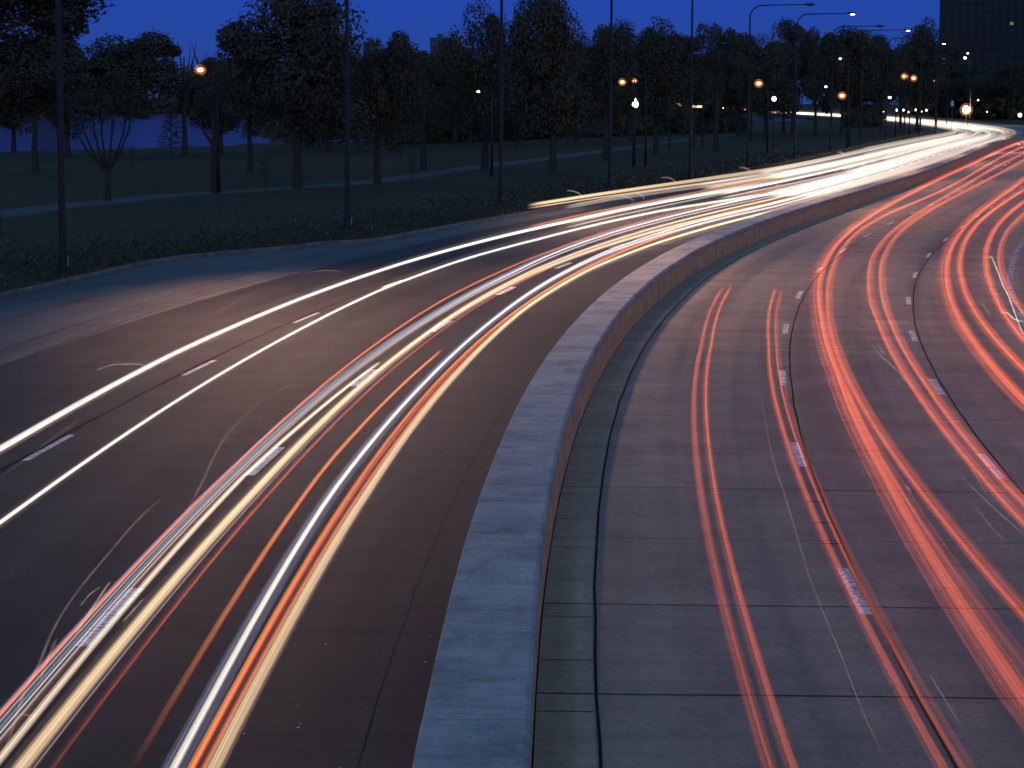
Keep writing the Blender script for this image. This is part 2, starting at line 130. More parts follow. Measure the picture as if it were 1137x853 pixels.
# ------------------------------------------------------------------ helpers
def tag(o, label=None, cat=None, group=None, kind=None):
    if label: o['label'] = label
    if cat: o['category'] = cat
    if group: o['group'] = group
    if kind: o['kind'] = kind
    return o
def link(name, me, m=None, parent=None, loc=None):
    o = bpy.data.objects.new(name, me); C.objects.link(o)
    if m is not None:
        for k in (m if isinstance(m, (list, tuple)) else [m]): me.materials.append(k)
    if parent: o.parent = parent
    if loc: o.location = loc
    return o
def empty(name, loc, rz=0):
    o = bpy.data.objects.new(name, None); C.objects.link(o); o.location = loc; o.rotation_euler = (0, 0, rz)
    o.empty_display_size = .3
    return o
def kids(o): return [c for c in bpy.data.objects if c.parent == o]
def copy_tree(o, parent=None):
    ch = kids(o); c = o.copy(); C.objects.link(c); c.parent = parent
    for k in ch: copy_tree(k, c)
    return c
class MB:
    def __init__(s): s.v = []; s.f = []; s.m = []; s.uv = []
    def face(s, pts, mi=0, uv=None):
        i = len(s.v); s.v += [tuple(p) for p in pts]; s.f.append(tuple(range(i, i+len(pts)))); s.m.append(mi)
        s.uv += list(uv) if uv else [(0, 0)]*len(pts)
    def grid(s, rows, mi=0, closed=False, uvs=None):
        i = len(s.v); n = len(rows[0])
        for r in rows: s.v += [tuple(p) for p in r]
        for a in range(len(rows)-1):
            for b in range(n if closed else n-1):
                c = (b+1) % n
                s.f.append((i+a*n+b, i+a*n+c, i+(a+1)*n+c, i+(a+1)*n+b)); s.m.append(mi)
                s.uv += [uvs[a][b], uvs[a][c], uvs[a+1][c], uvs[a+1][b]] if uvs else [(0, 0)]*4
    def tube(s, pts, rad, n=6, mi=0, cap=True):
        pts = [Vector(p) for p in pts]; rows = []
        if not hasattr(rad, '__len__'): rad = [rad]*len(pts)
        for k, p in enumerate(pts):
            t = (pts[min(k+1, len(pts)-1)]-pts[max(k-1, 0)])
            t = t.normalized() if t.length > 1e-9 else Vector((0, 0, 1))
            a = Vector((0, 0, 1)) if abs(t.z) < .9 else Vector((1, 0, 0))
            x = t.cross(a).normalized(); y = x.cross(t).normalized()
            rows.append([p+(x*math.cos(2*math.pi*j/n)+y*math.sin(2*math.pi*j/n))*rad[k] for j in range(n)])
        s.grid(rows, mi, True)
        if cap: s.face(rows[0][::-1], mi); s.face(rows[-1], mi)
    def box(s, c, d, mi=0, rz=0):
        x, y, z = [q/2 for q in d]; cs, sn = math.cos(rz), math.sin(rz)
        P = [Vector((c[0]+i*x*cs-j*y*sn, c[1]+i*x*sn+j*y*cs, c[2]+k*z)) for i in (-1, 1) for j in (-1, 1) for k in (-1, 1)]
        for q in ((0, 1, 3, 2), (4, 6, 7, 5), (0, 4, 5, 1), (2, 3, 7, 6), (0, 2, 6, 4), (1, 5, 7, 3)): s.face([P[i] for i in q], mi)
    def lathe(s, prof, n=12, c=(0, 0, 0), mi=0):
        s.grid([[(c[0]+r*math.cos(2*math.pi*j/n), c[1]+r*math.sin(2*math.pi*j/n), c[2]+z) for j in range(n)] for r, z in prof], mi, True)
    def mesh(s, name, smooth=False):
        me = bpy.data.meshes.new(name); me.from_pydata(s.v, [], s.f)
        me.polygons.foreach_set('material_index', s.m)
        ul = me.uv_layers.new(name='UVMap'); ul.data.foreach_set('uv', [q for t in s.uv for q in t])
        if smooth: me.polygons.foreach_set('use_smooth', [True]*len(s.f))
        me.update(); return me
    def build(s, name, m=None, parent=None, smooth=False, loc=None):
        return link(name, s.mesh(name, smooth), m, parent, loc)

# ------------------------------------------------------------------ materials
def mat(name, col, rough=.8, metal=0., spec=.3):
    m = bpy.data.materials.new(name); m.use_nodes = True; b = m.node_tree.nodes['Principled BSDF']
    b.inputs['Base Color'].default_value = (*col, 1); b.inputs['Roughness'].default_value = rough
    b.inputs['Metallic'].default_value = metal; b.inputs['Specular IOR Level'].default_value = spec
    return m
def emis(name, col, s):
    m = bpy.data.materials.new(name); m.use_nodes = True; t = m.node_tree; t.nodes.clear()
    e = t.nodes.new('ShaderNodeEmission'); e.inputs[0].default_value = (*col, 1); e.inputs[1].default_value = s*KX
    o = t.nodes.new('ShaderNodeOutputMaterial'); t.links.new(e.outputs[0], o.inputs[0]); return m
class N:
    """small node writer"""
    def __init__(s, m): s.m = m; s.t = m.node_tree; s.b = s.t.nodes['Principled BSDF']
    def n(s, ty, ins=None, **kw):
        x = s.t.nodes.new(ty)
        for k, v in kw.items(): setattr(x, k, v)
        for k, v in (ins or {}).items():
            if isinstance(v, bpy.types.NodeSocket): s.t.links.new(v, x.inputs[k])
            else: x.inputs[k].default_value = v
        return x
    def noise(s, vec, sc, det=4, rough=.6):
        return s.n('ShaderNodeTexNoise', {'Vector': vec, 'Scale': sc, 'Detail': det, 'Roughness': rough}).outputs[0]
    def scale(s, vec, v): return s.n('ShaderNodeMapping', {'Vector': vec, 'Scale': v}).outputs[0]
    def ramp(s, f, stops):
        r = s.n('ShaderNodeValToRGB', {0: f}); e = r.color_ramp.elements
        while len(e) < len(stops): e.new(.5)
        for q, (p, c) in zip(e, stops): q.position = p; q.color = (c, c, c, 1) if not hasattr(c, '__len__') else (*c, 1)
        return r.outputs[0]
    def mix(s, f, a, b, blend='MIX'):
        x = s.n('ShaderNodeMix', data_type='RGBA', blend_type=blend)
        for i, v in ((0, f), (6, a), (7, b)):
            if isinstance(v, bpy.types.NodeSocket): s.t.links.new(v, x.inputs[i])
            else: x.inputs[i].default_value = v if i == 0 else (*v, 1)
        return x.outputs[2]
    def mul(s, a, b): return s.n('ShaderNodeMath', {0: a, 1: b}, operation='MULTIPLY').outputs[0]
    def add(s, a, b): return s.n('ShaderNodeMath', {0: a, 1: b}, operation='ADD').outputs[0]
    def col(s, v): s.t.links.new(v, s.b.inputs['Base Color'])
    def bump(s, h, st=.3, d=.02): s.t.links.new(s.n('ShaderNodeBump', {'Strength': st, 'Distance': d, 'Height': h}).outputs[0], s.b.inputs['Normal'])
    def rough(s, v): s.t.links.new(v, s.b.inputs['Roughness'])

def road_mat(name, base, patch, wear=1., rough=(.55, .8)):
    m = mat(name, base, .7, 0, .22); q = N(m)
    uv = q.n('ShaderNodeUVMap').outputs[0]                      # u = metres along, v = metres across
    big = q.noise(q.scale(uv, (.035, .16, 1)), 1, 5)            # long stains along the lanes
    track = q.noise(q.scale(uv, (.008, .75, 1)), 1, 3, .55)     # wheel tracks and drips
    tine = q.noise(q.scale(uv, (2.6, .10, 1)), 1, 4, .75)       # transverse tining
    tine2 = q.noise(q.scale(uv, (.55, .05, 1)), 1, 3, .8)
    fine = q.noise(uv, 9, 6, .85); mott = q.noise(q.scale(uv, (.5, .7, 1)), 1, 5, .7)
    c1 = q.mix(q.ramp(big, [(.34, 0), (.68, 1)]), base, patch)
    c2 = q.mix(1., c1, q.ramp(track, [(.33, .60), (.50, 1.0), (.70, 1.22)]), 'MULTIPLY')
    c3 = q.mix(min(1., .8*wear), c2, q.ramp(tine, [(.28, .50), (.5, 1.), (.74, 1.6)] if wear > 1.1 else [(.28, .78), (.5, 1.), (.74, 1.2)]), 'MULTIPLY')
    c4 = q.mix(.6*wear, c3, q.ramp(tine2, [(.32, .75), (.68, 1.2)]), 'MULTIPLY')
    c4 = q.mix(.8, c4, q.ramp(mott, [(.32, .68), (.5, 1.), (.68, 1.28)]), 'MULTIPLY')
    c5 = q.mix(1., c4, q.ramp(fine, [(.30, .60), (.5, 1.), (.72, 1.38)]), 'MULTIPLY')
    spot = q.noise(q.scale(uv, (.9, .9, 1)), 1.7, 2, .4)
    c6 = q.mix(q.ramp(spot, [(.755, 0), (.775, 1)]), c5, tuple(x*.3 for x in base))
    q.col(c6)
    q.rough(q.ramp(tine, [(.2, rough[0]), (.8, rough[1])]))
    q.bump(q.add(q.mul(tine, .7), q.mul(fine, .4)), .5, .02)
    return m
M = {}
M['concrete'] = road_mat('concrete_road', (.275, .22, .16), (.185, .152, .117))
M['asphalt'] = road_mat('worn_dark_road', (.020, .018, .017), (.043, .035, .030), 1.3, (.6, .8)); M['asphalt'].node_tree.nodes['Principled BSDF'].inputs['Specular IOR Level'].default_value = .12
M['bay'] = road_mat('pale_lane', (.095, .090, .082), (.055, .053, .050), .9)
M['gutter'] = road_mat('gutter_concrete', (.45, .32, .19), (.34, .25, .15), .8)
def worn_paint(name, col, thr):
    m = mat(name, col, .6); q = N(m); uv = q.n('ShaderNodeTexCoord').outputs['Object']
    a = q.noise(uv, 2.2, 5, .8); b = q.noise(uv, 13, 3)
    q.col(q.mix(q.ramp(q.mul(q.add(a, b), .5), [(thr, 0), (thr+.07, 1)]), (.16, .15, .14), col)); return m
M['paint'] = worn_paint('lane_paint', (.66, .66, .64), .43)
M['paint_worn'] = worn_paint('worn_lane_paint', (.60, .60, .58), .49)
M['tar'] = mat('joint_sealant', (.020, .018, .016), .95, 0, .05)
M['kerb'] = mat('kerb_concrete', (.24, .22, .20)); _q = N(M['kerb']); _u = _q.n('ShaderNodeTexCoord').outputs['Object']
_q.col(_q.mix(_q.ramp(_q.noise(_u, .9, 6, .75), [(.35, 0), (.65, 1)]), (.24, .215, .19), (.10, .09, .08))); _q.bump(_q.noise(_u, 12), .4)

def wall_mats():
    m = mat('cap_concrete', (.36, .35, .33), .75); q = N(m); uv = q.n('ShaderNodeUVMap').outputs[0]
    a = q.noise(q.scale(uv, (.5, .5, 1)), 1, 6, .7); b = q.noise(q.scale(uv, (3.2, .6, 1)), 1, 5, .75); f = q.noise(uv, 11, 6, .85)
    c = q.mix(q.ramp(a, [(.35, 0), (.68, 1)]), (.43, .425, .41), (.25, .25, .25))
    c = q.mix(.8, c, q.ramp(b, [(.30, .58), (.5, 1), (.72, 1.2)]), 'MULTIPLY')
    c = q.mix(1., c, q.ramp(f, [(.3, .68), (.5, 1), (.7, 1.2)]), 'MULTIPLY')
    st = q.noise(q.scale(uv, (.9, 1.4, 1)), 1, 6, .75); c = q.mix(1., c, q.ramp(st, [(.32, .62), (.5, 1.), (.66, 1.12)]), 'MULTIPLY')
    pit = q.n('ShaderNodeTexVoronoi', {'Vector': q.scale(uv, (3, 5, 1)), 'Scale': 1.}).outputs['Distance']
    c = q.mix(q.ramp(pit, [(.05, 1), (.085, 0)]), c, (.09, .085, .08))
    q.col(c); q.bump(q.add(q.mul(b, .5), f), .5, .012)
    n = mat('wall_face_stone', (.33, .25, .19), .85); q = N(n); uv = q.n('ShaderNodeUVMap').outputs[0]
    a = q.noise(q.scale(uv, (.7, 2.2, 1)), 1, 6, .7); v = q.noise(q.scale(uv, (5.5, .45, 1)), 1, 4, .7); f = q.noise(uv, 9, 5, .8)
    c = q.mix(q.ramp(a, [(.35, 0), (.66, 1)]), (.66, .46, .25), (.44, .31, .17))
    c = q.mix(.8, c, q.ramp(v, [(.3, .55), (.5, 1.), (.72, 1.2)]), 'MULTIPLY')
    c = q.mix(.6, c, q.ramp(f, [(.3, .6), (.7, 1.2)]), 'MULTIPLY')
    ch = q.noise(q.scale(uv, (1.6, 3.5, 1)), 1, 3, .5)
    c = q.mix(q.ramp(ch, [(.69, 0), (.71, 1)]), c, (.06, .05, .045))
    q.col(c); q.bump(q.add(v, q.add(f, q.mul(ch, 2.))), .9, .03)
    return m, n
M['cap'], M['face'] = wall_mats()
M['grass'] = mat('lawn', (.045, .06, .02), .95, 0, .1); _q = N(M['grass']); _u = _q.n('ShaderNodeTexCoord').outputs['Object']
_q.col(_q.mix(_q.ramp(_q.noise(_u, .12, 8, .75), [(.35, 0), (.65, 1)]), (.082, .062, .030), (.052, .041, .021))); _q.bump(_q.noise(_u, 3, 6), .8, .15)
M['blade'] = mat('grass_blades', (.058, .050, .024), .9)
M['fluff'] = mat('seed_heads', (.32, .33, .34), .9)
M['leaf'] = mat('foliage', (.055, .062, .030), .85, 0, .15); _q = N(M['leaf']); _u = _q.n('ShaderNodeTexCoord').outputs['Object']
_q.col(_q.mix(_q.ramp(_q.noise(_u, .7, 3), [(.4, 0), (.6, 1)]), (.085, .074, .045), (.074, .066, .042)))
M['leaf2'] = mat('dark_foliage', (.11, .095, .05), .9, 0, .1)
M['bark'] = mat('bark', (.055, .046, .038), .95); _q = N(M['bark']); _u = _q.n('ShaderNodeTexCoord').outputs['Object']
_q.bump(_q.noise(_q.scale(_u, (6, 6, 1.2)), 2, 5), .9, .05)
M['steel'] = mat('dark_painted_steel', (.03, .029, .028), .6, .2)
M['steel_l'] = mat('galvanised_grey', (.22, .22, .22), .5, .6)
M['path'] = mat('path_asphalt', (.10, .10, .10), .85); _q = N(M['path']); _u = _q.n('ShaderNodeTexCoord').outputs['Object']
_q.col(_q.mix(_q.noise(_u, .4, 6), (.048, .044, .040), (.078, .072, .066)))
M['water'] = bpy.data.materials.new('lagoon_water'); M['water'].use_nodes = True; _t = M['water'].node_tree; _t.nodes.clear()
_g = _t.nodes.new('ShaderNodeBsdfGlossy'); _g.inputs['Color'].default_value = (.44, .36, .42, 1); _g.inputs['Roughness'].default_value = .10      # murky, wind-ruffled: gives back under half of the sky
_n = _t.nodes.new('ShaderNodeTexNoise'); _n.inputs['Scale'].default_value = .5; _c = _t.nodes.new('ShaderNodeTexCoord'); _t.links.new(_c.outputs['Object'], _n.inputs['Vector'])
_b = _t.nodes.new('ShaderNodeBump'); _b.inputs['Strength'].default_value = .05; _t.links.new(_n.outputs[0], _b.inputs['Height']); _t.links.new(_b.outputs[0], _g.inputs['Normal'])
_o = _t.nodes.new('ShaderNodeOutputMaterial'); _t.links.new(_g.outputs[0], _o.inputs[0])
M['bld'] = mat('tower_brick', (.035, .032, .032), .9)
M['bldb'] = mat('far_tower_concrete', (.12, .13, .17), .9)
M['pane'] = mat('dark_window_glass', (.045, .045, .05), .5, 0, .15)
M['plate'] = mat('access_plate', (.30, .20, .12), .6)
M['sign'] = mat('sign_face', (.75, .75, .75), .6); M['signink'] = mat('sign_ink', (.03, .03, .035), .6)
# lit things
M['lamp_orange'] = emis('sodium_lamp', (1, .42, .16), 4.)
M['lamp_star'] = emis('bright_sodium_lamp', (1, .62, .32), 16.)
M['lamp_white'] = emis('white_lamp', (1, .86, .70), 12.)
M['lamp_green'] = emis('mercury_lamp', (.75, 1, .80), 5.)
M['lamp_blue'] = emis('cool_lamp', (.85, .93, 1.), 12.)
M['win_warm'] = emis('lit_window', (1, .72, .42), 1.6)
M['win_dim'] = emis('dim_lit_window', (.6, .7, .8), .22)
def light_mat(name, col, s): M[name] = emis(name, col, s); return M[name]
LIGHTS = {
 'white': ((1., .90, .80), .62), 'whitedim': ((.95, .88, .84), .40), 'cream': ((1., .72, .42), .56), 'creamdim': ((1., .62, .34), .30), 'brown': ((1., .50, .28), .10),
 'orange': ((1., .33, .07), .52), 'redor': ((1., .16, .05), .42), 'deep': ((1., .14, .09), .12), 'blue': ((.30, .48, 1.), .13), 'lilac': ((.72, .70, 1.), .24), 'hot': ((1., .90, .72), 1.0),
 'halo': ((1., .72, .52), .035), 'halo_red': ((1., .20, .10), .018), 'red': ((1., .14, .038), .102), 'redhot': ((1., .17, .05), .17), 'thin': ((1., .70, .48), .30), 'thread': ((1., .58, .38), .15)}
def glow_mat(name, col, s):
    # a run of light adds to what lies behind it: emission plus clear; 'glow' says how strongly it shines along its length
    m = bpy.data.materials.new(name); m.use_nodes = True; t = m.node_tree; t.nodes.clear()
    at = t.nodes.new('ShaderNodeAttribute'); at.attribute_name = 'glow'
    mu = t.nodes.new('ShaderNodeMath'); mu.operation = 'MULTIPLY'; mu.inputs[1].default_value = s*KX*.5; t.links.new(at.outputs['Fac'], mu.inputs[0])
    e = t.nodes.new('ShaderNodeEmission'); e.inputs[0].default_value = (*col, 1); t.links.new(mu.outputs[0], e.inputs[1])
    tr = t.nodes.new('ShaderNodeBsdfTransparent'); ad = t.nodes.new('ShaderNodeAddShader'); o = t.nodes.new('ShaderNodeOutputMaterial')
    t.links.new(e.outputs[0], ad.inputs[0]); t.links.new(tr.outputs[0], ad.inputs[1]); t.links.new(ad.outputs[0], o.inputs[0])
    M[name] = m
for k, (c_, s_) in LIGHTS.items(): glow_mat('light_'+k, c_, s_)
S.cycles.transparent_max_bounces = 96

# ------------------------------------------------------------------ the road axis: foot of the wall, metres
class Axis:
    def __init__(s, P, st):
        s.P = [Vector((x, y)) for x, y in P]; s.st = st; s.n = len(P)
        s.T = [((s.P[min(i+1, s.n-1)]-s.P[max(i-1, 0)]).normalized()) for i in range(s.n)]
    def at(s, q, d=0., z=0.):
        u = max(0., min(q/s.st, s.n-1.001)); i = int(u); t = u-i
        P0 = s.P[max(i-1, 0)]; P1 = s.P[i]; P2 = s.P[i+1]; P3 = s.P[min(i+2, s.n-1)]
        p = .5*((2*P1)+(P2-P0)*t+(2*P0-5*P1+4*P2-P3)*t*t+(3*P1-P0-3*P2+P3)*t**3)
        T = (s.T[i]*(1-t)+s.T[i+1]*t).normalized()
        return Vector((p.x+T.y*d, p.y-T.x*d, z))
    def tan(s, q):
        u = max(0., min(q/s.st, s.n-1.001)); i = int(u); t = u-i
        return (s.T[i]*(1-t)+s.T[i+1]*t).normalized()
AX = Axis(REF, 8.)
SMAX = 1500.
def interp(tab, q):
    if q <= tab[0][0]: return tab[0][1]
    for (a, da), (b, db) in zip(tab, tab[1:]):
        if q <= b:
            t = (q-a)/(b-a); t = t*t*(3-2*t) if b-a > 60 else t
            return da+(db-da)*t
    return tab[-1][1]
def steps(a, b):
    o = [a]; q = a
    while q < b:
        q += 2. if q < 180 else 4. if q < 420 else 8.; o.append(min(q, b))
    return o
def strip(mb, d0, d1, z0, z1=None, a=0, b=SMAX, n=1, mi=0):
    f0 = d0 if callable(d0) else (lambda q, v=d0: v); f1 = d1 if callable(d1) else (lambda q, v=d1: v)
    z1 = z0 if z1 is None else z1; rows = []; uvs = []
    for q in steps(a, b):
        r = []; u = []
        for k in range(n+1):
            t = k/n; d = f0(q)*(1-t)+f1(q)*t
            r.append(AX.at(q, d, z0*(1-t)+z1*t)); u.append((q, d))
        rows.append(r[::-1]); uvs.append(u[::-1])
    mb.grid(rows, mi, False, uvs)
KERB = [(0, -21.7), (120, -21.7), (131, -22.0), (135, -21.7), (139, -20.4), (142, -19.3), (145.5, -18.7), (147.5, -17.2), (185, -16.8), (260, -16.9), (400, -16.4), (520, -16.8), (1500, -16.8)]
kerbL = lambda q: interp(KERB, q)
RK = 16.6

# ------------------------------------------------------------------ ground, lawn, water, path
def ground():
    xs = [-6000, -3000, -1500, -900, -600, -420]; x = -320
    while x < 330: xs.append(x); x += 9
    xs += [420, 600, 900, 1500, 3000, 6000]
    ys = [-300, -100, 0, 100, 180]; y = 240
    while y < 900: ys.append(y); y += 9
    ys += [930, 960, 1000, 1060, 1130, 1180, 1210, 1230, 1250, 1300, 1500, 2000, 3000, 5000, 8000]
    poly = [(-3000, 240), (-160, 262)] + SHORE + [(112, 900), (118, 1000), (110, 1100), (60, 1190), (-40, 1230), (-300, 1240), (-900, 1300), (-3000, 1300)]
    def inside(px, py):
        r = False
        for (x1, y1), (x2, y2) in zip(poly, poly[1:]+poly[:1]):
            if (y1 > py) != (y2 > py) and px < (x2-x1)*(py-y1)/(y2-y1)+x1: r = not r
        return r
    rows = [[(x, y, -2.5 if inside(x, y) else -.06) for x in xs] for y in ys]
    mb = MB(); mb.grid(rows)
    return mb.build('ground', M['grass'])
tag(ground(), kind='structure')
mb = MB(); mb.face([(-6000, 200, -.55), (125, 200, -.55), (125, 1330, -.55), (-6000, 1330, -.55)]); tag(mb.build('lagoon_water', M['water']), kind='structure')
mb = MB()
strip(mb, lambda q: kerbL(q)-.16-16, lambda q: kerbL(q)-.16, .13, .13, 0, SMAX, 4)
strip(mb, lambda q: kerbL(q)-.16-44, lambda q: kerbL(q)-.16-16, -.30, .13, 0, 900, 4)
strip(mb, RK+.16, RK+40, .13, -.10, 0, SMAX, 3)
tag(mb.build('lawn', M['grass'], smooth=True), kind='structure')
mb = MB(); rows = []
def pathpt(t):
    u = t*(len(PATH)-1); i = min(int(u), len(PATH)-2); f = u-i
    g = lambda j: Vector(PATH[max(0, min(len(PATH)-1, j))])
    P0, P1, P2, P3 = g(i-1), g(i), g(i+1), g(i+2)
    return .5*((2*P1)+(P2-P0)*f+(2*P0-5*P1+4*P2-P3)*f*f+(3*P1-P0-3*P2+P3)*f**3)
for k in range(90):
    p = pathpt(k/89); p2 = pathpt(min(1, k/89+.01)); p1 = pathpt(max(0, k/89-.01)); T = (p2-p1).normalized()
    h = 1.6
    
    D_ = min((AX.at(s_, 0)-Vector((p.x, p.y, 0))).length for s_ in range(60, 640, 6))-17
    zz = (.13 if D_ < 16 else max(-.06, .13-(D_-16)/28*.43))+.02
    rows.append([(p.x+T.y*h*e, p.y-T.x*h*e, z_) for e, z_ in ((1.03, zz-.12), (1, zz), (-1, zz), (-1.03, zz-.12))])
mb.grid(rows); tag(mb.build('footpath', M['path']), kind='structure')

# ------------------------------------------------------------------ carriageways with their markings
mb = MB(); strip(mb, .66, 17., 0, 0, 0, SMAX, 6); road_r = tag(mb.build('right_carriageway', M['concrete']), kind='structure')
mb = MB(); strip(mb, 0.02, .66, 0.0); tag(mb.build('gutter_strip', M['gutter'], road_r), kind='structure')
mb = MB(); strip(mb, -15.0, -1.02, 0, 0, 0, SMAX, 6); road_l = tag(mb.build('left_carriageway', M['asphalt']), kind='structure')
mb = MB(); strip(mb, lambda q: kerbL(q)-.02, -15.0, 0, 0, 0, SMAX, 3); tag(mb.build('merging_lane', M['bay'], road_l), kind='structure')
def line(parent, name, m, d0, d1, a, b, z=.005):
    q = MB(); strip(q, d0, d1, z, None, a, b); return tag(q.build(name, m, parent), kind='structure')
def kerbmesh(side):
    q = MB(); a = 0
    while a < 900:
        L = 3.0 if a < 300 else 12.; rows = []
        for k in range(3 if a < 300 else 4):
            t = a+.008+(L-.016)*k/(2 if a < 300 else 3); d = kerbL(t) if side < 0 else RK; e = side
            rows.append([AX.at(t, d, -.02), AX.at(t, d+.012*e, .12), AX.at(t, d+.03*e, .15), AX.at(t, d+.17*e, .15), AX.at(t, d+.17*e, .02)][::1 if side > 0 else 1])
        q.grid(rows); a += L
    return q
tag(kerbmesh(-1).build('left_kerb', M['kerb']), kind='structure')
tag(kerbmesh(1).build('right_kerb', M['kerb']), kind='structure')
# painted dashes, one object per broken line
def dashes(parent, m, dt, first, cyc, ln, wd, last):
    q = MB(); a = first
    while a < last:
        d = interp(dt, a); strip(q, d-wd/2, d+wd/2, .008, None, a, a+ln); a += cyc
    return tag(q.build('broken_lane_line', m, parent), kind='structure')
L1 = [(60, 4.10), (70, 4.24), (87, 4.36), (99, 4.45), (124, 4.56), (149, 4.66), (300, 4.6)]
L1j = [(40, 4.1), (63, 4.27), (73, 4.39), (86, 4.5), (96, 4.60), (113, 4.71), (136, 4.78), (300, 4.75)]
L2 = [(60, 7.6), (82, 7.80), (97, 8.04), (121, 8.3), (146, 8.58), (160, 8.72), (300, 8.7)]
L2j = [(60, 7.6), (80, 7.93), (97, 8.17), (120, 8.43), (147, 8.70), (164, 8.86), (300, 8.85)]
L3 = [(85, 11.4), (115, 11.72), (127, 11.92), (136, 12.12), (158, 12.42), (300, 12.5)]
dashes(road_r, M['paint'], L1, 70.5-12.7, 12.62, 3.1, .165, 420)
dashes(road_r, M['paint'], L2, 81.9-12.4, 12.42, 3.1, .16, 420)
dashes(road_l, M['paint'], [(60, -9.9), (96, -10.03), (123, -10.25), (178, -10.35), (400, -10.3)], 82.4, 13.3, 3.3, .13, 420)
dashes(road_l, M['paint'], [(60, -5.55), (90, -5.6), (135, -5.72), (400, -5.75)], 68.1-13, 13.0, 3.4, .20, 420)
line(road_r, 'edge_line', M['paint_worn'], lambda q: interp(L3, q)-.13, lambda q: interp(L3, q)+.10, 60, 600, .008)
# sealed joints
def joint(parent, dt, wd, a, b, amp=.007):
    q = MB(); f = lambda s: interp(dt, s)+amp*math.sin(s*1.9)+amp*.7*math.sin(s*5.3+1)
    strip(q, lambda s: f(s)-wd/2, lambda s: f(s)+wd/2, .006, None, a, b); return tag(q.build('sealed_joint', M['tar'], parent), kind='structure')
joint(road_r, [(0, .68), (90, .70), (110, .74), (300, .74)], .035, 20, 420)
joint(road_r, L1j, .035, 20, 420)
joint(road_r, L2j, .035, 20, 420)
joint(road_l, [(0, -10.1), (90, -10.12), (123, -10.4), (300, -10.5)], .045, 30, 260)
joint(road_l, [(0, -15.9), (100, -16.14), (120, -16.65), (131, -16.8), (145, -16.9)], .03, 30, 146)
joint(road_l, [(0, -14.9), (96, -14.94), (119, -15.5), (131, -15.35), (300, -15.2)], .03, 30, 260)
joint(road_l, [(0, -1.75), (300, -1.75)], .010, 30, 130)
def cross_joints(parent, first, cyc, d0, d1, last, wd, m, skew=0.):
    q = MB(); a = first
    while a < last:
        n = 14; w_ = wd*(1+random.uniform(-.3, .5)); rows = []
        for k in range(n+1):
            d = d0+(d1-d0)*k/n; s = a+skew*(d-d0)+.012*math.sin(k*1.7+a)
            rows.append([AX.at(s+w_/2, d, .0065), AX.at(s-w_/2, d, .0065)])
        q.grid(rows); a += cyc
    return tag(q.build('cross_joint', m, parent), kind='structure')
cross_joints(road_r, 66.12-4.77*4, 4.77, .03, 16.6, 330, .028, M['tar'])
cross_joints(road_r, 66.12-4.77*4+1.6, 2.385, .03, .66, 160, .016, M['tar'])
cross_joints(road_l, 64.3-4.77*3, 4.77, -14.9, -1.05, 260, .009, M['tar'])
cross_joints(road_l, 64.3, 7.2, -21.6, -15.1, 146, .03, M['tar'])
# little crossbars cut beside the lane joints
q = MB()
for jt, ss in ((L1j, (77.2, 79.2, 80.0-4.6, 103.2, 105.1, 115.6, 117.3, 128.8, 130.4)), (L2j, (111.4, 113.0, 125.2, 126.8, 138.6, 140.2, 98.2, 99.9))):
    for s_ in ss:
        d = interp(jt, s_); q.grid([[AX.at(s_+.03, d+e, .0095), AX.at(s_-.03, d+e, .0095)] for e in (-.30, 0.)])
tag(q.build('joint_dowel_bars', M['tar'], road_r), kind='structure')
# tiny scraps of litter and grit on the tarmac
q = MB(); random.seed(11)
for k in range(230):
    s_ = random.uniform(58, 200); d = random.choice([random.uniform(-1.3, -3.2)]*3+[random.uniform(-14, -1.2), random.uniform(.1, 12)])
    p = AX.at(s_, d, .013); a = random.uniform(0, 6); r_ = random.uniform(.010, .028)*(1+max(0, s_-80)/60)
    q.face([p+Vector((math.cos(a+t)*r_*e, math.sin(a+t)*r_*e, .004*e)) for t, e in ((0, 1), (1.8, .6), (3.1, 1.1), (4.7, .5))])
tag(q.build('litter_scraps', M['paint_worn']), 'tiny pale scraps of grit and litter scattered over both carriageways', 'litter', kind='stuff')

# ------------------------------------------------------------------ median wall
wall = empty('median_wall', AX.at(70, -.5, 0))
tag(wall, 'low curving concrete median wall with a broad pale coping and brown stone face', 'wall')
wl = Vector(wall.location)
def sub(mb): mb.v = [(x-wl.x, y-wl.y, z-wl.z) for x, y, z in mb.v]; return mb
def wall_part(prof, name, m, seg, gap, last=SMAX, a=24.):
    q = MB(); first = True
    lens = [0]
    for k in range(1, len(prof)): lens.append(lens[-1]+math.hypot(prof[k][0]-prof[k-1][0], prof[k][1]-prof[k-1][1]))
    while a < last:
        L = seg if a < 420 else seg*8
        b = min(a+L, last); n = max(2, int((b-a)/1.2) if a < 420 else 6)
        j = [random.uniform(-.004, .004) for _ in range(3)]
        rows = []; uvs = []
        for k in range(n+1):
            s_ = a+gap/2+(b-a-gap)*k/n
            rows.append([AX.at(s_, d+j[0], z+j[1]) for d, z in prof]); uvs.append([(s_, l) for l in lens])
        q.grid(rows, 0, False, uvs)
        q.face(rows[0][::-1], 0, uvs[0][::-1]); q.face(rows[-1], 0, uvs[-1]); a = b
    return sub(q).build(name, m, wall)
A0 = 66.4-4.77*9
wall_part([(-1.0, -.02), (-.97, .30), (-.965, .765), (-.035, .765), (-.045, .66), (-.06, .655), (-.06, .635), (-.045, .63), (-.012, .30), (0., -.02)][::-1], 'wall_body', M['face'], 2.385, .018, a=A0)
wall_part([(-1.02, .768), (-1.02, .86), (-.995, .892), (-.045, .90), (.0, .865), (.012, .768)][::-1], 'coping', M['cap'], 4.77, .022, a=A0)

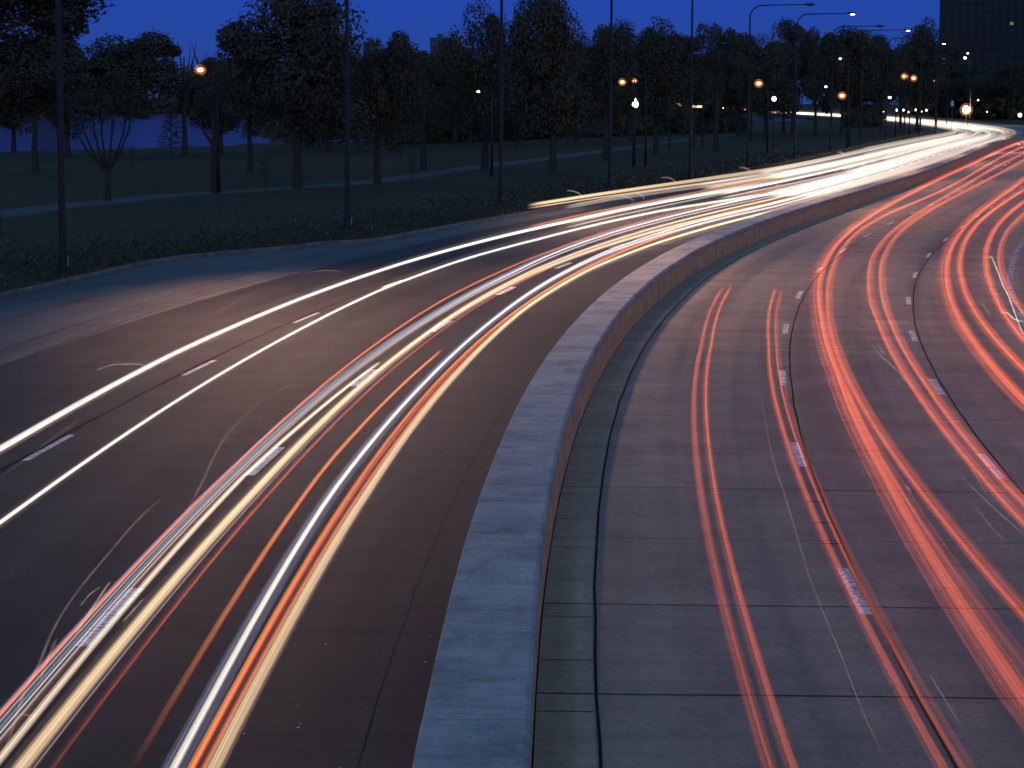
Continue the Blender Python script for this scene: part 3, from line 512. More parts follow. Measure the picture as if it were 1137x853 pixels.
# ------------------------------------------------------------------ light trails: real glowing strands, one thing per lamp's run
STY = {  # (across, up, radius, colour)
 'white_wide': [(-.05, .02, .030, 'white'), (-.01, 0, .034, 'white'), (.035, .01, .026, 'whitedim'), (0, 0, .065, 'halo'), (.07, -.03, .014, 'brown'), (.10, .02, .010, 'brown'), (-.02, 0, .10, 'halo')],
 'white_mid': [(-.02, 0, .026, 'white'), (.012, .01, .024, 'white'), (0, 0, .055, 'halo'), (.0, 0, .08, 'halo')],
 'orange_thin': [(0, 0, .022, 'redor'), (.015, .01, .012, 'orange'), (0, 0, .045, 'halo_red')],
 'striped': [(-.20, 0, .012, 'blue'), (-.17, .02, .007, 'lilac'), (-.14, 0, .014, 'blue'), (-.10, 0, .009, 'whitedim'), (-.07, .01, .008, 'blue'), (-.04, .01, .012, 'lilac'), (-.01, 0, .009, 'white'), (.02, .02, .010, 'blue'), (.05, 0, .012, 'whitedim'), (.08, 0, .012, 'deep'), (.0, 0, .12, 'halo')],
 'cream_thin': [(-.02, 0, .022, 'cream'), (.012, .01, .020, 'white'), (.035, 0, .014, 'creamdim'), (0, 0, .05, 'halo')],
 'cream_wide': [(-.07, 0, .020, 'creamdim'), (-.035, 0, .026, 'cream'), (-.005, .01, .028, 'creamdim'), (.025, .01, .026, 'cream'), (.055, 0, .016, 'creamdim'), (.10, -.01, .006, 'lilac'), (.0, 0, .09, 'halo'), (-.01, 0, .12, 'halo'), (.12, 0, .012, 'brown')],
 'red_thin': [(0, 0, .022, 'deep'), (.03, .01, .012, 'redor'), (.01, 0, .05, 'halo_red')],
 'orange_mid': [(-.012, 0, .024, 'orange'), (.018, .008, .020, 'redor'), (0, 0, .045, 'halo_red')],
 'redorange_thin': [(-.06, 0, .018, 'redor'), (-.02, .01, .014, 'deep'), (.02, 0, .014, 'redor'), (.04, 0, .010, 'orange'), (0, 0, .07, 'halo_red')],
 'white_blue': [(-.13, 0, .008, 'blue'), (-.105, .01, .008, 'blue'), (-.085, 0, .007, 'lilac'), (-.05, 0, .016, 'whitedim'), (-.025, 0, .022, 'white'), (.005, .01, .020, 'white'), (.035, 0, .010, 'blue'), (.065, 0, .010, 'blue'), (.095, 0, .009, 'blue'), (-.01, 0, .09, 'halo')],
 'cream_mid': [(-.055, 0, .016, 'creamdim'), (-.025, 0, .024, 'cream'), (.005, .01, .020, 'creamdim'), (.03, 0, .022, 'cream'), (.07, 0, .010, 'brown'), (0, 0, .08, 'halo'), (-.01, 0, .11, 'halo')],
 'white_far': [(-.34+.13*k, 0, .065, ('white', 'whitedim', 'cream', 'white')[k % 4]) for k in range(6)]+[(0, 0, .35, 'halo')],
 'cream_far': [(-.15+.1*k, 0, .045, ('white', 'cream', 'white', 'creamdim')[k % 4]) for k in range(4)]+[(0, 0, .25, 'halo')],
}
def red_bundle(n, w_, r_, hot, seed):
    rnd = random.Random(seed); o = []
    for k in range(n):
        x = max(-1.7, min(1.7, rnd.gauss(0, .55)))*w_
        o.append((x, rnd.uniform(-.05, .07), r_*rnd.uniform(.6, 1.6), 'red'))
    for k in range(hot): o.append((rnd.gauss(0, .5)*w_, rnd.uniform(-.04, .05), r_*rnd.uniform(.25, .45), 'redhot'))
    o.append((0, 0, w_*1.3, 'halo_red'))
    return o
STY['red_wide'] = red_bundle(30, .155, .021, 5, 1)
STY['red_mid'] = red_bundle(19, .092, .016, 3, 2)
STY['red_solid1'] = red_bundle(13, .050, .012, 3, 3)
STY['red_solid2'] = red_bundle(24, .14, .020, 4, 4)
STY['red_faint'] = red_bundle(9, .052, .013, 1, 5)
STY['red_faint2'] = red_bundle(11, .05, .012, 1, 6)
def smooth_d(tab):
    K = [a for a, _ in tab]
    return lambda q: interp(tab, q)
def set_glow(me, vals):
    at = me.attributes.new('glow', 'FLOAT', 'POINT'); at.data.foreach_set('value', vals)
def trail(key, z, style, tab, label, seed):
    rnd = random.Random(seed); a, b = tab[0][0], tab[-1][0]
    f = smooth_d(tab); st = STY[style]; rise = tab[0][0] > 52 and not (style == 'cream_thin' and a < 52)
    cols = sorted({c for *_, c in st}); mb = MB(); open_far = b > 1000; red = style.startswith('red_') and style != 'red_thin'; vals = []
    fade = 16. if style in ('red_thin', 'red_faint', 'red_faint2') else 12. if label.startswith('lone') else 3.
    for dd, dz, r, c in st:
        aa = a+rnd.uniform(0, .25); bb = b-(0 if open_far else rnd.uniform(0, .5))
        pts = []; rad = []; qs = steps(aa, bb); w1, w2, vz, vd = rnd.uniform(0, 6), rnd.uniform(0, 6), rnd.uniform(-1, 1), rnd.uniform(-1, 1)
        if aa < 60: qs = sorted(set(qs) | {aa+1.})
        for q in qs:
            far = max(0, min(q, 420)-100)/100                     # the far runs are many cars' lamps close together
            g = 1+far*(1.35 if not red else .38)
            wob = (.006 if red else .003)*math.sin(q/31+w1)
            pts.append(AX.at(q, f(q)+dd*g+wob, z+dz+(vz*.20*min(far, 2.2) if not red else vz*.05*min(far, 2))))
            rad.append(r*g)
            e = min(1., .02+(q-aa)/fade) if a > 52 else 1.
            e *= 1. if open_far else min(1., .35+(bb-q)/(1.5 if not red else 2.))
            if not red and q < 75 and not style.startswith('orange'): e *= .72+.28*max(0, (q-52)/23)
            if not red and ('white' in style or style in ('striped', 'cream_wide', 'cream_mid')): e *= 1+(2.2 if style == 'striped' else 1.1)*min(1., max(0., (q-92)/70))*min(1., max(0., (290-q)/110))
            if not red: e *= 1/(1+(1.15 if open_far else .5)*far)
            if red and q < 88: e *= .42+.58*max(0, (q-54)/34)   # lamps dip out of sight as the cars come close
            vals += [e*(1-.06*math.sin(q/9+w2))]*5
        mb.tube(pts, rad, 5, cols.index(c), False)
    me = mb.mesh(key, True); set_glow(me, vals)
    o = link(key, me, [M['light_'+c] for c in cols])
    tag(o, label, 'light trail', 'light trails of the passing traffic'); o.visible_shadow = False      # light does not shade the road
    return o
for i, (key, z, style, tab, label) in enumerate(TRAILS): trail(key, z, style, tab, label, i)
# runs that only start on the far bend
FARRUNS = [(205, -12.0, 'cream_far', 'pale yellow far trail next to the verge, second in from the kerb'),
           (232, -11.3, 'white_far', 'broad white far trail in the kerbside lane of the far bend'),
           (190, -8.0, 'white_mid', 'thin white far trail midway between the kerb and the wall'),
           (250, -6.8, 'white_far', 'broad white far trail in the middle lane of the far bend'),
           (176, -6.2, 'cream_thin', 'short pale trail starting near the second broken lane line on the far bend'),
           (300, -8.6, 'cream_far', 'farthest starting cream trail in the middle of the bend'),
           (330, -13.4, 'white_mid', 'thin white trail hugging the kerb where the lamp posts crowd together')]
for i, (a, d, style, label) in enumerate(FARRUNS):
    trail('headlight_trail', .68, style, [(a, d), (1440, d)], label, 100+i)
# wavy little streaks of marker lamps and reflectors
SCOL = {'pale': 'thin', 'dim': 'thread', 'arc': 'thin', 'hot': 'hot'}
def cr(pts, n=6):
    P = [Vector(p) for p in pts]; o = []
    for i in range(len(P)-1):
        a, b, c_, d = P[max(i-1, 0)], P[i], P[i+1], P[min(i+2, len(P)-1)]
        for k in range(n):
            t = k/n; o.append(.5*((2*b)+(c_-a)*t+(2*a-5*b+4*c_-d)*t*t+(3*b-a-3*c_+d)*t**3))
    o.append(P[-1]); return o
for stl, z, r, pts, label in STREAKS:
    P = cr([(x, y, z) for x, y in pts]); n = len(P)
    mb = MB(); mb.tube(P, [r*1.1]*n, 5, 0, False); me = mb.mesh('light_streak', True)
    set_glow(me, [g_ for k in range(n) for g_ in [math.sin(math.pi*(k+.6)/(n+.2))**.5*(.8+.2*math.sin(k*1.3))]*5])
    tag(link('light_streak', me, M['light_'+SCOL[stl]]), label, 'light streak', 'small wavy streaks of light over the road').visible_shadow = False

# ------------------------------------------------------------------ tall lamp masts along the left kerb
def mast_meshes():
    p = MB(); p.tube([(0, 0, .12), (0, 0, 5), (0, 0, 10), (0, 0, 15.1)], [.15, .125, .105, .08], 10)
    arm = MB(); P = [(0, 0, 15.05)]+[(1.25-1.25*math.cos(a), 0, 15.1+1.2*math.sin(a)) for a in [R(10*k) for k in range(1, 10)]]+[(3, 0, 16.33), (5.4, 0, 16.36)]
    arm.tube(P, [.08]*5+[.07]*5+[.055, .045], 8)
    b = MB(); b.lathe([(.0, .12), (.30, .12), (.30, .17), (.20, .19), (.19, .95), (.16, 1.0), (.0, 1.0)], 12)
    for k in range(4):
        a = R(45+90*k); b.lathe([(.0, .25), (.035, .25), (.035, .17), (.0, .17)], 6, (.25*math.cos(a), .25*math.sin(a), 0))
    f = MB(); f.box((0, 0, .06), (.9, .9, .14))
    pl = MB(); pl.box((.198, 0, .55), (.02, .16, .34))
    h = MB(); h.lathe([(.0, -.12), (.12, -.10), (.17, -.02), (.155, .06), (.07, .11), (0, .12)], 10)
    h.v = [(5.95+x*3.6, y*1.1, 16.38+z) for x, y, z in h.v]
    l = MB(); l.lathe([(.0, -.10), (.07, -.085), (.105, -.03), (.11, .0)], 10); l.v = [(6.08+x*2.6, y*1.2, 16.28+z) for x, y, z in l.v]
    return p, arm, b, f, pl, h, l
pm, am, bm_, fm, plm, hm, lm = mast_meshes()
def mast(lit):
    root = empty('lamp_mast', (0, 0, 0))
    pm.build('pole', M['steel'], root, True); am.build('curved_arm', M['steel'], root, True); bm_.build('base_collar', M['steel'], root)
    fm.build('footing', M['kerb'], root); plm.build('access_plate', M['plate'], root)
    hd = hm.build('lamp_head', M['steel'], root, True); lm.build('lens', M['lamp_blue'] if lit else M['pane'], hd, True)
    return root
proto = {True: mast(True), False: mast(False)}; used = {True: False, False: False}
MLAB = ['lamp mast at the far left of the verge, its head above the picture', 'second lamp mast from the left, standing where the kerb steps in', 'third lamp mast from the left, a little left of the picture centre',
 'fourth lamp mast from the left, rising behind the verge trail', 'fifth lamp mast from the left, between the two arcs of the verge trail', 'tall mast with the nearest curved arm in view and an unlit head',
 'tall mast with the nearest lit head over the bushy tree', 'mast with the middle unlit curved arm against the sky', 'mast with the second lit head from the left', 'mast with the lowest unlit curved arm, right of the rounded tree',
 'mast with the farthest lit head beside the dark tower', 'mast among the close cluster where the verge ends, first of the last two', 'last lamp mast at the tip of the verge where the trails bend']
for i, (x, y) in enumerate(POLES):
    lit = i in (0, 2, 4, 6, 8, 10)
    o = proto[lit] if not used[lit] else copy_tree(proto[lit]); used[lit] = True
    u, s_ = min(((AX.at(q, 0)-Vector((x, y, 0))).length, q) for q in range(60, 700, 4)); t = AX.tan(s_)
    o.location = (x, y, 0); o.rotation_euler = (0, 0, math.atan2(-t.x, t.y))
    tag(o, MLAB[i], 'lamp post', 'tall lamp masts along the verge')
    if lit:
        h = o.matrix_basis @ Vector((6.05, 0, 16.05))
        L = bpy.data.lights.new('mast_light', 'SPOT'); L.energy = 5200; L.color = (1, .54, .36); L.spot_size = R(130); L.spot_blend = .7; L.shadow_soft_size = .5
        lo = bpy.data.objects.new('mast_light', L); C.objects.link(lo); lo.location = h; n_ = Vector((t.y, -t.x, 0)); lo.rotation_euler = (n_*math.sin(R(56))+Vector((-t.x, -t.y, 0))*.25+Vector((0, 0, -math.cos(R(56))))).to_track_quat('-Z', 'Y').to_euler()
# ------------------------------------------------------------------ trees
def crown_mesh(kind, seed):
    """unit-sized crown: radius 1 across, z from 0 to 1, leaves as small bent faces"""
    rnd = random.Random(seed); mb = MB(); lobes = []
    nl = {'broad': 30, 'sparse': 16, 'vase': 18}[kind]
    for k in range(nl):
        a = rnd.uniform(0, 6.28); rr = rnd.uniform(.05, .78)**.7*.85; z = rnd.uniform(.12, .90)
        env = math.sqrt(max(.05, 1-((z-.45)/.60)**2)); lobes.append((rr*env*math.cos(a), rr*env*math.sin(a), z, rnd.uniform(.14, .40)*(.75 if kind != 'broad' else 1)))
    if kind == 'broad': lobes += [(0, 0, .5, .6), (0, 0, .3, .5), (0, 0, .72, .45)]
    nleaf = {'broad': 17000, 'sparse': 7500, 'vase': 5200}[kind]
    for k in range(nleaf):
        lx, ly, lz, lr = rnd.choice(lobes); v = Vector((rnd.gauss(0, 1), rnd.gauss(0, 1), rnd.gauss(0, 1))).normalized()
        r_ = lr*(rnd.uniform(.35, 1.)**.5)*rnd.choice([1, 1, 1, 1.13])
        p = Vector((lx+v.x*r_, ly+v.y*r_, lz+v.z*r_*.55))
        s_ = rnd.uniform(.012, .030)*(1 if kind == 'broad' else .85)
        n = (v+Vector((rnd.uniform(-.8, .8), rnd.uniform(-.8, .8), rnd.uniform(-.3, 1)))).normalized()
        x = n.orthogonal().normalized(); x = Matrix.Rotation(rnd.uniform(0, 6.28), 3, n) @ x; y = n.cross(x)
        zs = .6
        c = lambda i, j, e=0: (p.x+(x.x*i+y.x*j+n.x*e)*s_, p.y+(x.y*i+y.y*j+n.y*e)*s_, p.z+(x.z*i+y.z*j+n.z*e)*s_*zs)
        mb.face([c(-1.2, -.2), c(0, -.8, .2), c(1.3, .1), c(.1, .9, .2)])
    return mb.mesh('crown')
def trunk_mesh(seed, spread):
    rnd = random.Random(seed); mb = MB()                      # unit height to crown mid
    mb.tube([(0, 0, -.02), (.01, 0, .25), (-.01, .01, .5), (.01, 0, .8), (0, 0, 1.15)], [.062, .045, .038, .028, .01], 8)
    for k in range(9):
        a = k*2.4+rnd.uniform(-.4, .4); z0 = rnd.uniform(.40, .85); L = spread*rnd.uniform(.5, 1)
        mb.tube([(0, 0, z0), (math.cos(a)*L*.35, math.sin(a)*L*.35, z0+.16), (math.cos(a)*L*.8, math.sin(a)*L*.8, z0+.38), (math.cos(a)*L, math.sin(a)*L, z0+.55)], [.022, .016, .009, .003], 5)
    return mb.mesh('trunk', True)
CR = {'broad': [crown_mesh('broad', s_) for s_ in (1, 2, 3, 4, 5)], 'sparse': [crown_mesh('sparse', s_) for s_ in (6, 7)], 'vase': [crown_mesh('vase', 8)]}
for l in CR.values():
    for m_ in l: m_.materials.append(M['leaf'])
TK = [trunk_mesh(s_, .45) for s_ in (1, 2, 3)]
for m_ in TK: m_.materials.append(M['bark'])
def vase_tree(root, h):
    mb = MB(); rnd = random.Random(3)
    mb.tube([(0, 0, 0), (0, 0, 1.2), (.05, 0, 2.0)], [.24, .19, .17], 8)
    for k, (a, l) in enumerate(((R(180), 1.9), (R(150), 1.3), (R(60), .7), (R(10), 1.4), (R(340), 2.0), (R(250), .9), (R(200), 2.6))):
        tip = Vector((math.cos(a)*l, math.sin(a)*l*.8, h*.80))
        mb.tube([(0, 0, 1.8), Vector((tip.x*.45, tip.y*.45, 3.0)), Vector((tip.x*.8, tip.y*.8, 4.6)), tip], [.12, .09, .06, .02], 6)
        for j in range(5):
            b0 = Vector((tip.x*.8, tip.y*.8, 4.2+.4*j)); mb.tube([b0, b0+Vector((rnd.uniform(-.9, .9), rnd.uniform(-.9, .9), rnd.uniform(.5, 1.3)))], [.03, .008], 4)
    return mb.build('trunk', M['bark'], root, True)
def conifer(root, h, r_):
    mb = MB(); mb.tube([(0, 0, 0), (0, 0, h*.5), (0, 0, h)], [.10, .07, .02], 6)
    lv = MB(); rnd = random.Random(5)
    for k in range(34):
        z = h*(.22+.76*k/34); L = r_*(1.05-(k/34)**1.3)*rnd.uniform(.6, 1.1); a = k*2.4
        tip = Vector((math.cos(a)*L, math.sin(a)*L, z+.05*L)); mb.tube([(0, 0, z), tip], [.03, .008], 4)
        for j in range(36):
            t = rnd.uniform(.25, 1.05); p = Vector((0, 0, z)).lerp(tip, t)+Vector((rnd.gauss(0, .12), rnd.gauss(0, .12), rnd.gauss(0, .07)))
            s_ = rnd.uniform(.04, .12); n = Vector((rnd.gauss(0, 1), rnd.gauss(0, 1), rnd.gauss(0, 1))).normalized(); x = n.orthogonal().normalized(); y = n.cross(x)
            lv.face([p+x*s_*1.6, p+y*s_*.5, p-x*s_*1.6, p-y*s_*.5])
    mb.build('trunk', M['bark'], root, True); lv.build('crown', M['leaf'], root)
def sapling(root, h):
    mb = MB(); mb.tube([(0, 0, 0), (.02, 0, h*.5), (0, 0, h)], [.04, .03, .012], 6); rnd = random.Random(int(h*100))
    lv = MB()
    for k in range(10):
        a = k*2.4; z = h*(.4+.055*k); t = Vector((math.cos(a)*.38, math.sin(a)*.38, z+.3)); mb.tube([(0, 0, z), t], [.014, .005], 4)
        for j in range(16):
            p = Vector((0, 0, z)).lerp(t, rnd.uniform(.4, 1.1))+Vector((rnd.gauss(0, .07), rnd.gauss(0, .07), rnd.gauss(0, .07))); s_ = rnd.uniform(.03, .06)
            lv.face([p+Vector((s_, 0, s_*.3)), p+Vector((0, s_, 0)), p+Vector((-s_, 0, s_*.2)), p+Vector((0, -s_, s_*.5))])
    mb.build('stem', M['bark'], root, True); lv.build('crown', M['leaf'], root)
TLAB = ['near spreading tree filling the top left corner, sky showing through its twigs', 'broad dark tree behind the leftmost lamp mast', 'wide rounded tree whose crown tops the lagoon gap at left',
 'vase shaped tree with bare forked limbs in front of the lagoon', 'small layered conifer standing at the lagoon edge', 'thin twiggy tree beside the orange park lamp at left',
 'very tall broad tree left of the second lamp mast, cut by the picture top', 'round headed small tree just right of the tall broad tree, trunk on the path', 'large tree with a pale gapped crown between the third and fourth lamp masts',
 'tall tree with ragged left side behind the third lamp mast', 'dark rounded tree behind the fourth lamp mast', 'dark rounded tree between the fourth and fifth lamp masts', 'thin leafed tree with a ragged top right of the fifth lamp mast',
 'lower dark tree directly behind the fifth lamp mast', 'bushy airy tree under the nearest curved arm', 'dark rounded tree under the middle curved arm', 'high domed tree left of the dark tower', 'low tree between the domed tree and the one under the middle arm',
 'tree half hidden behind the left edge of the dark tower', 'dark tree directly behind the mast with the nearest curved arm', 'dark tree filling the gap right of the bushy airy tree', 'sparse low tree below the gap of sky left of the picture centre',
 'dark tree filling the space left of the very tall broad tree', 'tiny staked sapling on the lawn just before the very tall broad tree', 'tiny staked sapling on the lawn between the second and third lamp masts', 'tiny staked sapling on the lawn right of the vase shaped tree']
random.seed(21)
for i, (kind, x, y, h, r_, zb, cx) in enumerate(TREES):
    small = r_ < .6
    root = empty('sapling' if small else 'conifer_tree' if kind == 'conifer' else 'broadleaf_tree', (x, y, .05), 0)
    if small: sapling(root, h)
    elif kind == 'conifer': conifer(root, h, r_)
    else:
        if kind == 'vase': vase_tree(root, h)
        else:
            t = link('trunk', TK[i % 3]); t.parent = root; t.scale = (min(h, 14)*.42+1, min(h, 14)*.42+1, (zb+h)/2); t.rotation_euler.z = random.uniform(0, 6)
        c_ = link('crown', CR[kind][i % len(CR[kind])]); c_.parent = root; c_.location = (cx, 0, zb-.9); c_.scale = (r_*1.27, r_*1.27, h-zb+.75); c_.rotation_euler.z = random.uniform(0, 6.28)
    if i < len(TLAB): tag(root, TLAB[i], 'tree', 'trees on the lakeside lawn')
    else: tag(root, 'dark rounded tree in the shadowed second row behind the lawn trees', 'tree', 'second row trees merging in the dark')
# the far shore: a wood seen as one mass
def wood(name, rowsdef, label, seed, k_=1.):
    rnd = random.Random(seed); mb = MB()
    for k in range(26000):
        t = rnd.random(); x, y, h = rowsdef(t, rnd); z = rnd.random()**.6*h; s_ = rnd.uniform(.7, 1.9)*k_; n = Vector((rnd.gauss(0, 1), rnd.gauss(0, 1), rnd.gauss(0, .6))).normalized(); a = n.orthogonal().normalized(); b = n.cross(a)
        p = Vector((x, y, z)); mb.face([p+a*s_*1.3, p+b*s_, p-a*s_*1.2, p-b*s_*.8])
    return tag(mb.build(name, M['leaf2']), label, 'wood', kind='stuff')
def belt(t, rnd):
    x = -620+t*760; return x+rnd.gauss(0, 5), 1262+rnd.gauss(0, 10)+40*math.sin(x/160), 13+5*math.sin(x/23)+4*math.sin(x/9.3)+3*math.sin(x/61)
wood('far_shore_wood', belt, 'dark wood along the far shore of the lagoon, seen as one mass', 1)
def belt2(t, rnd):
    x = 168+t*170; return x+rnd.gauss(0, 4), 985+rnd.gauss(0, 8), 11+3*math.sin(x/9)+3*math.sin(x/23)
wood('far_roadside_wood', belt2, 'dark shrubbery and trees at the foot of the tower beyond the road, seen as one mass', 2)
def belt3(t, rnd):
    x = 90+t*14; y = 620+t*60; return x+rnd.gauss(0, 1.2), y+rnd.gauss(0, 4), 4.2+1.5*math.sin(x/1.6)
wood('verge_shrubs', belt3, 'dark shrubs on the verge that hide the road before the far bend', 4, .32)

def belt4(t, rnd):
    while True:
        x = -32+rnd.random()**.8*85; 
        if math.sin(x/3.1)+math.sin(x/7.7+1) > -1.0 or rnd.random() < .15: break
    y = 335+ (x+30)*2.6+rnd.gauss(0, 6); return x+rnd.gauss(0, 1.2), y, 3.4+1.3*math.sin(x/2.3)+1.2*math.sin(x/5+2)
wood('shoreline_scrub', belt4, 'dark scrub along the near lagoon shore behind the middle lamp masts', 6, .25)
def belt5(t, rnd):
    x = -40+t*84; return x+rnd.gauss(0, 3), 410+(x+30)*1.7+rnd.gauss(0, 8), 12+2.5*math.sin(x/4.1)+2*math.sin(x/9+2)
def high(t, rnd):
    x, y, h_ = belt5(t, rnd); return x, y, h_
wood('dark_tree_mass', high, 'dark mass of trees closing the view behind the lawn trees right of the lagoon gap', 8, .5)

# ------------------------------------------------------------------ dry grass tufts and seed heads behind the kerb
random.seed(5); g = MB(); fl = MB()
for k in range(26000):
    s_ = 96+random.random()**1.3*260; d = kerbL(s_)-.5-abs(random.gauss(0, 1))*5.5
    p = AX.at(s_, d, .12); a = random.uniform(0, 3.14); L = random.uniform(.05, .16); hh = random.uniform(.06, .20)
    v = Vector((math.cos(a)*L, math.sin(a)*L, 0)); tp = Vector((random.gauss(0, .08), random.gauss(0, .08), hh))
    g.face([p-v*.5, p+v*.5, p+tp])
    if k % 26 == 0 and d < kerbL(s_)-1.6:
        q_ = p+Vector((0, 0, hh+.10)); r_ = random.uniform(.014, .026)*(1+max(0, s_-120)/140)
        fl.face([q_+Vector((r_, 0, 0)), q_+Vector((0, 0, r_)), q_+Vector((-r_, 0, 0)), q_+Vector((0, 0, -r_))])
tag(g.build('grass_tufts', M['blade']), 'unmown grass tufts on the verge behind the left kerb', 'grass', kind='stuff')
tag(fl.build('seed_heads', M['fluff']), 'pale seed heads dotted through the verge grass', 'seed heads', kind='stuff')

# ------------------------------------------------------------------ park lamps and far lights
glow_mat('halo_shell', (1, .30, .08), .34)  # orange halo of the bulbs, put in as an added glowing shell
M['halo_shell'].node_tree.nodes['Math'].inputs[0].default_value = 1; M['halo_shell'].node_tree.links.remove(M['halo_shell'].node_tree.nodes['Math'].inputs[0].links[0])
def px(x, y, D):
    """where a point seen in that direction stands at that distance"""
    v = F*2600+RT*(x-568.5)-UP*(y-426.5); t = D/v.y; return Vector((0, 0, CAMH))+v*t
def park_lamp(x, y, D, colour, size, label, group, style='globe', name='park_lamp', base=None):
    p = px(x, y, D); z = max(p.z, 1.2); root = empty(name, (p.x, p.y, .02)); q = MB()
    if style == 'globe':
        q.lathe([(.0, 0), (.16, 0), (.13, .5), (.06, .7), (.05, z-size*1.1), (.12, z-size), (.0, z-size)], 8); q.build('post', M['steel'], root, True)
        b = MB(); n = 10; b.lathe([(size*math.sin(math.pi*k/n), z-size*math.cos(math.pi*k/n)*1.05) for k in range(n+1)], 12); b.build('globe', M[colour], root, True)
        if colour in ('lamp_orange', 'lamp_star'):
            d_ = MB(); d_.lathe([(size*1.7*math.sin(math.pi*k/n), z-size*1.7*math.cos(math.pi*k/n)) for k in range(n+1)], 12); d_.build('halo_shell', M['halo_shell'], root, True).visible_shadow = False
        c_ = MB(); c_.lathe([(size*.35, z+size*.9), (size*.3, z+size*1.15), (0, z+size*1.4)], 8); c_.build('cap', M['steel'], root)
    elif style == 'acorn':
        q.lathe([(.0, 0), (.18, 0), (.14, .6), (.07, .9), (.055, z-size*1.5), (.16, z-size*1.2), (.0, z-size*1.2)], 8); q.build('post', M['steel'], root, True)
        b = MB(); b.lathe([(.0, z-size*1.15), (size*.55, z-size*1.1), (size*.95, z-size*.3), (size*.9, z+size*.2), (size*.45, z+size*.8), (size*.12, z+size*1.5), (0, z+size*1.7)], 12); b.build('globe', M[colour], root, True)
    else:   # cobra
        q.lathe([(.0, 0), (.14, 0), (.09, z*.5), (.06, z+.25), (.0, z+.25)], 8); q.tube([(0, 0, z+.2), (-.6, 0, z+.36), (-1.2, 0, z+.3)], .04, 6); q.build('post', M['steel'], root, True)
        root.location.x += 1.2
        b = MB(); n = 8; b.lathe([(size*math.sin(math.pi*k/n), -size*.7*math.cos(math.pi*k/n)) for k in range(n+1)], 10, (-1.2, 0, z)); b.build('lens', M[colour], root, True)
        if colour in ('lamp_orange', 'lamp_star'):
            d_ = MB(); d_.lathe([(size*1.75*math.sin(math.pi*k/n), -size*1.6*math.cos(math.pi*k/n)) for k in range(n+1)], 10, (-1.2, 0, z)); d_.build('halo_shell', M['halo_shell'], root, True).visible_shadow = False
        h = MB(); h.box((-1.1, 0, z+size*.72+.05), (size*2.4, size*1.6, .10)); h.build('lamp_head', M['steel'], root)
    return tag(root, label, 'lamp', group)
GL = 'lit lamps in the park and along the far road'
for a in ((222.5, 78, 168, 'lamp_orange', .24, 'bright orange park lamp alone at upper left, above the lagoon', 'cobra'),
 (691, 91.5, 236, 'lamp_orange', .24, 'left one of the two orange lamps behind the fourth lamp mast', 'cobra'), (704.5, 90, 240, 'lamp_orange', .17, 'right, smaller one of the two orange lamps behind the fourth lamp mast', 'cobra'),
 (531, 102, 205, 'lamp_white', .13, 'far building lights put in as a small warm lamp low in the trees left of the third lamp mast', 'cobra'), (842.5, 93, 300, 'lamp_orange', .34, 'orange lamp just right of the mast with the nearest curved arm', 'cobra'), (859.5, 110, 345, 'lamp_white', .32, 'white globe lamp below and right of the orange lamp by the nearest curved arm', 'globe'),  # the lamp left of the third mast is added for far building lights
 (935, 106.5, 350, 'lamp_orange', .38, 'orange lamp under the middle curved arm above the verge', 'cobra'), (933, 65.5, 330, 'lamp_white', .17, 'small white lamp glowing in front of the dark tree under the middle arm', 'cobra'),
 (1004.5, 85, 480, 'lamp_orange', .46, 'left one of the touching pair of orange lamps below the farthest lit mast', 'cobra'), (1014.5, 87, 500, 'lamp_orange', .46, 'right one of the touching pair of orange lamps below the farthest lit mast', 'cobra'),
 (988, 108.5, 450, 'lamp_white', .30, 'warm white lamp low above the verge left of the far bend', 'cobra'), (1073, 122, 700, 'lamp_star', 1.15, 'largest brightest lamp standing over the far bend', 'globe'), (1132.5, 128, 720, 'lamp_white', .55, 'low white lamp at the right edge of the picture', 'globe'),
 (705.5, 115.5, 250, 'lamp_green', .36, 'pale green acorn lamp among the trunks behind the fourth lamp mast', 'acorn'), (1018.5, 66, 560, 'lamp_white', .40, 'white lamp above the touching orange pair', 'cobra'), (1071.5, 64.5, 640, 'lamp_white', .42, 'larger of two white lamps close together before the dark tower', 'cobra'),
 (1074.5, 59.5, 700, 'lamp_white', .28, 'smaller of two white lamps close together before the dark tower', 'cobra'), (1036.5, 63, 640, 'lamp_white', .22, 'faint white lamp left of the dark tower foot', 'cobra'), (1048, 64.5, 640, 'lamp_white', .24, 'faint white lamp at the left corner of the dark tower', 'cobra'),
 (1036, 90, 600, 'lamp_orange', .30, 'small orange lamp right of the touching orange pair', 'cobra'), (917, 96.5, 420, 'lamp_white', .22, 'small warm lamp above left of the orange lamp over the verge', 'cobra'), (827, 64, 400, 'lamp_white', .13, 'faint white speck of a lamp left of the nearest curved arm mast', 'cobra'),
 (1086, 111.5, 760, 'lamp_white', .26, 'faint white lamp right above the brightest one', 'cobra'), (995.5, 122.5, 760, 'lamp_white', .34, 'tiny low lamp where the far road leaves the trees', 'globe')):
    park_lamp(a[0], a[1], a[2], a[3], a[4], a[5], GL, a[6], 'street_lamp' if a[6] == 'cobra' else 'park_lamp')
rnd = random.Random(9)
for x in (803, 814, 821, 828, 834, 845, 853, 938, 944, 950, 957, 966, 973, 981, 1003, 1010, 1017, 1023, 1029, 1097):
    D = rnd.uniform(640, 900) if x > 900 else 900
    park_lamp(x+rnd.uniform(-1, 1), (121 if x < 900 else 126 if x < 990 else 124)+rnd.uniform(-2, 1), D, rnd.choice(['lamp_white', 'lamp_blue', 'lamp_white', 'lamp_orange']), rnd.uniform(.18, .34), 'tiny low path light in the row of dots along the far shore road', 'row of tiny lights along the far road', 'globe', 'path_light')
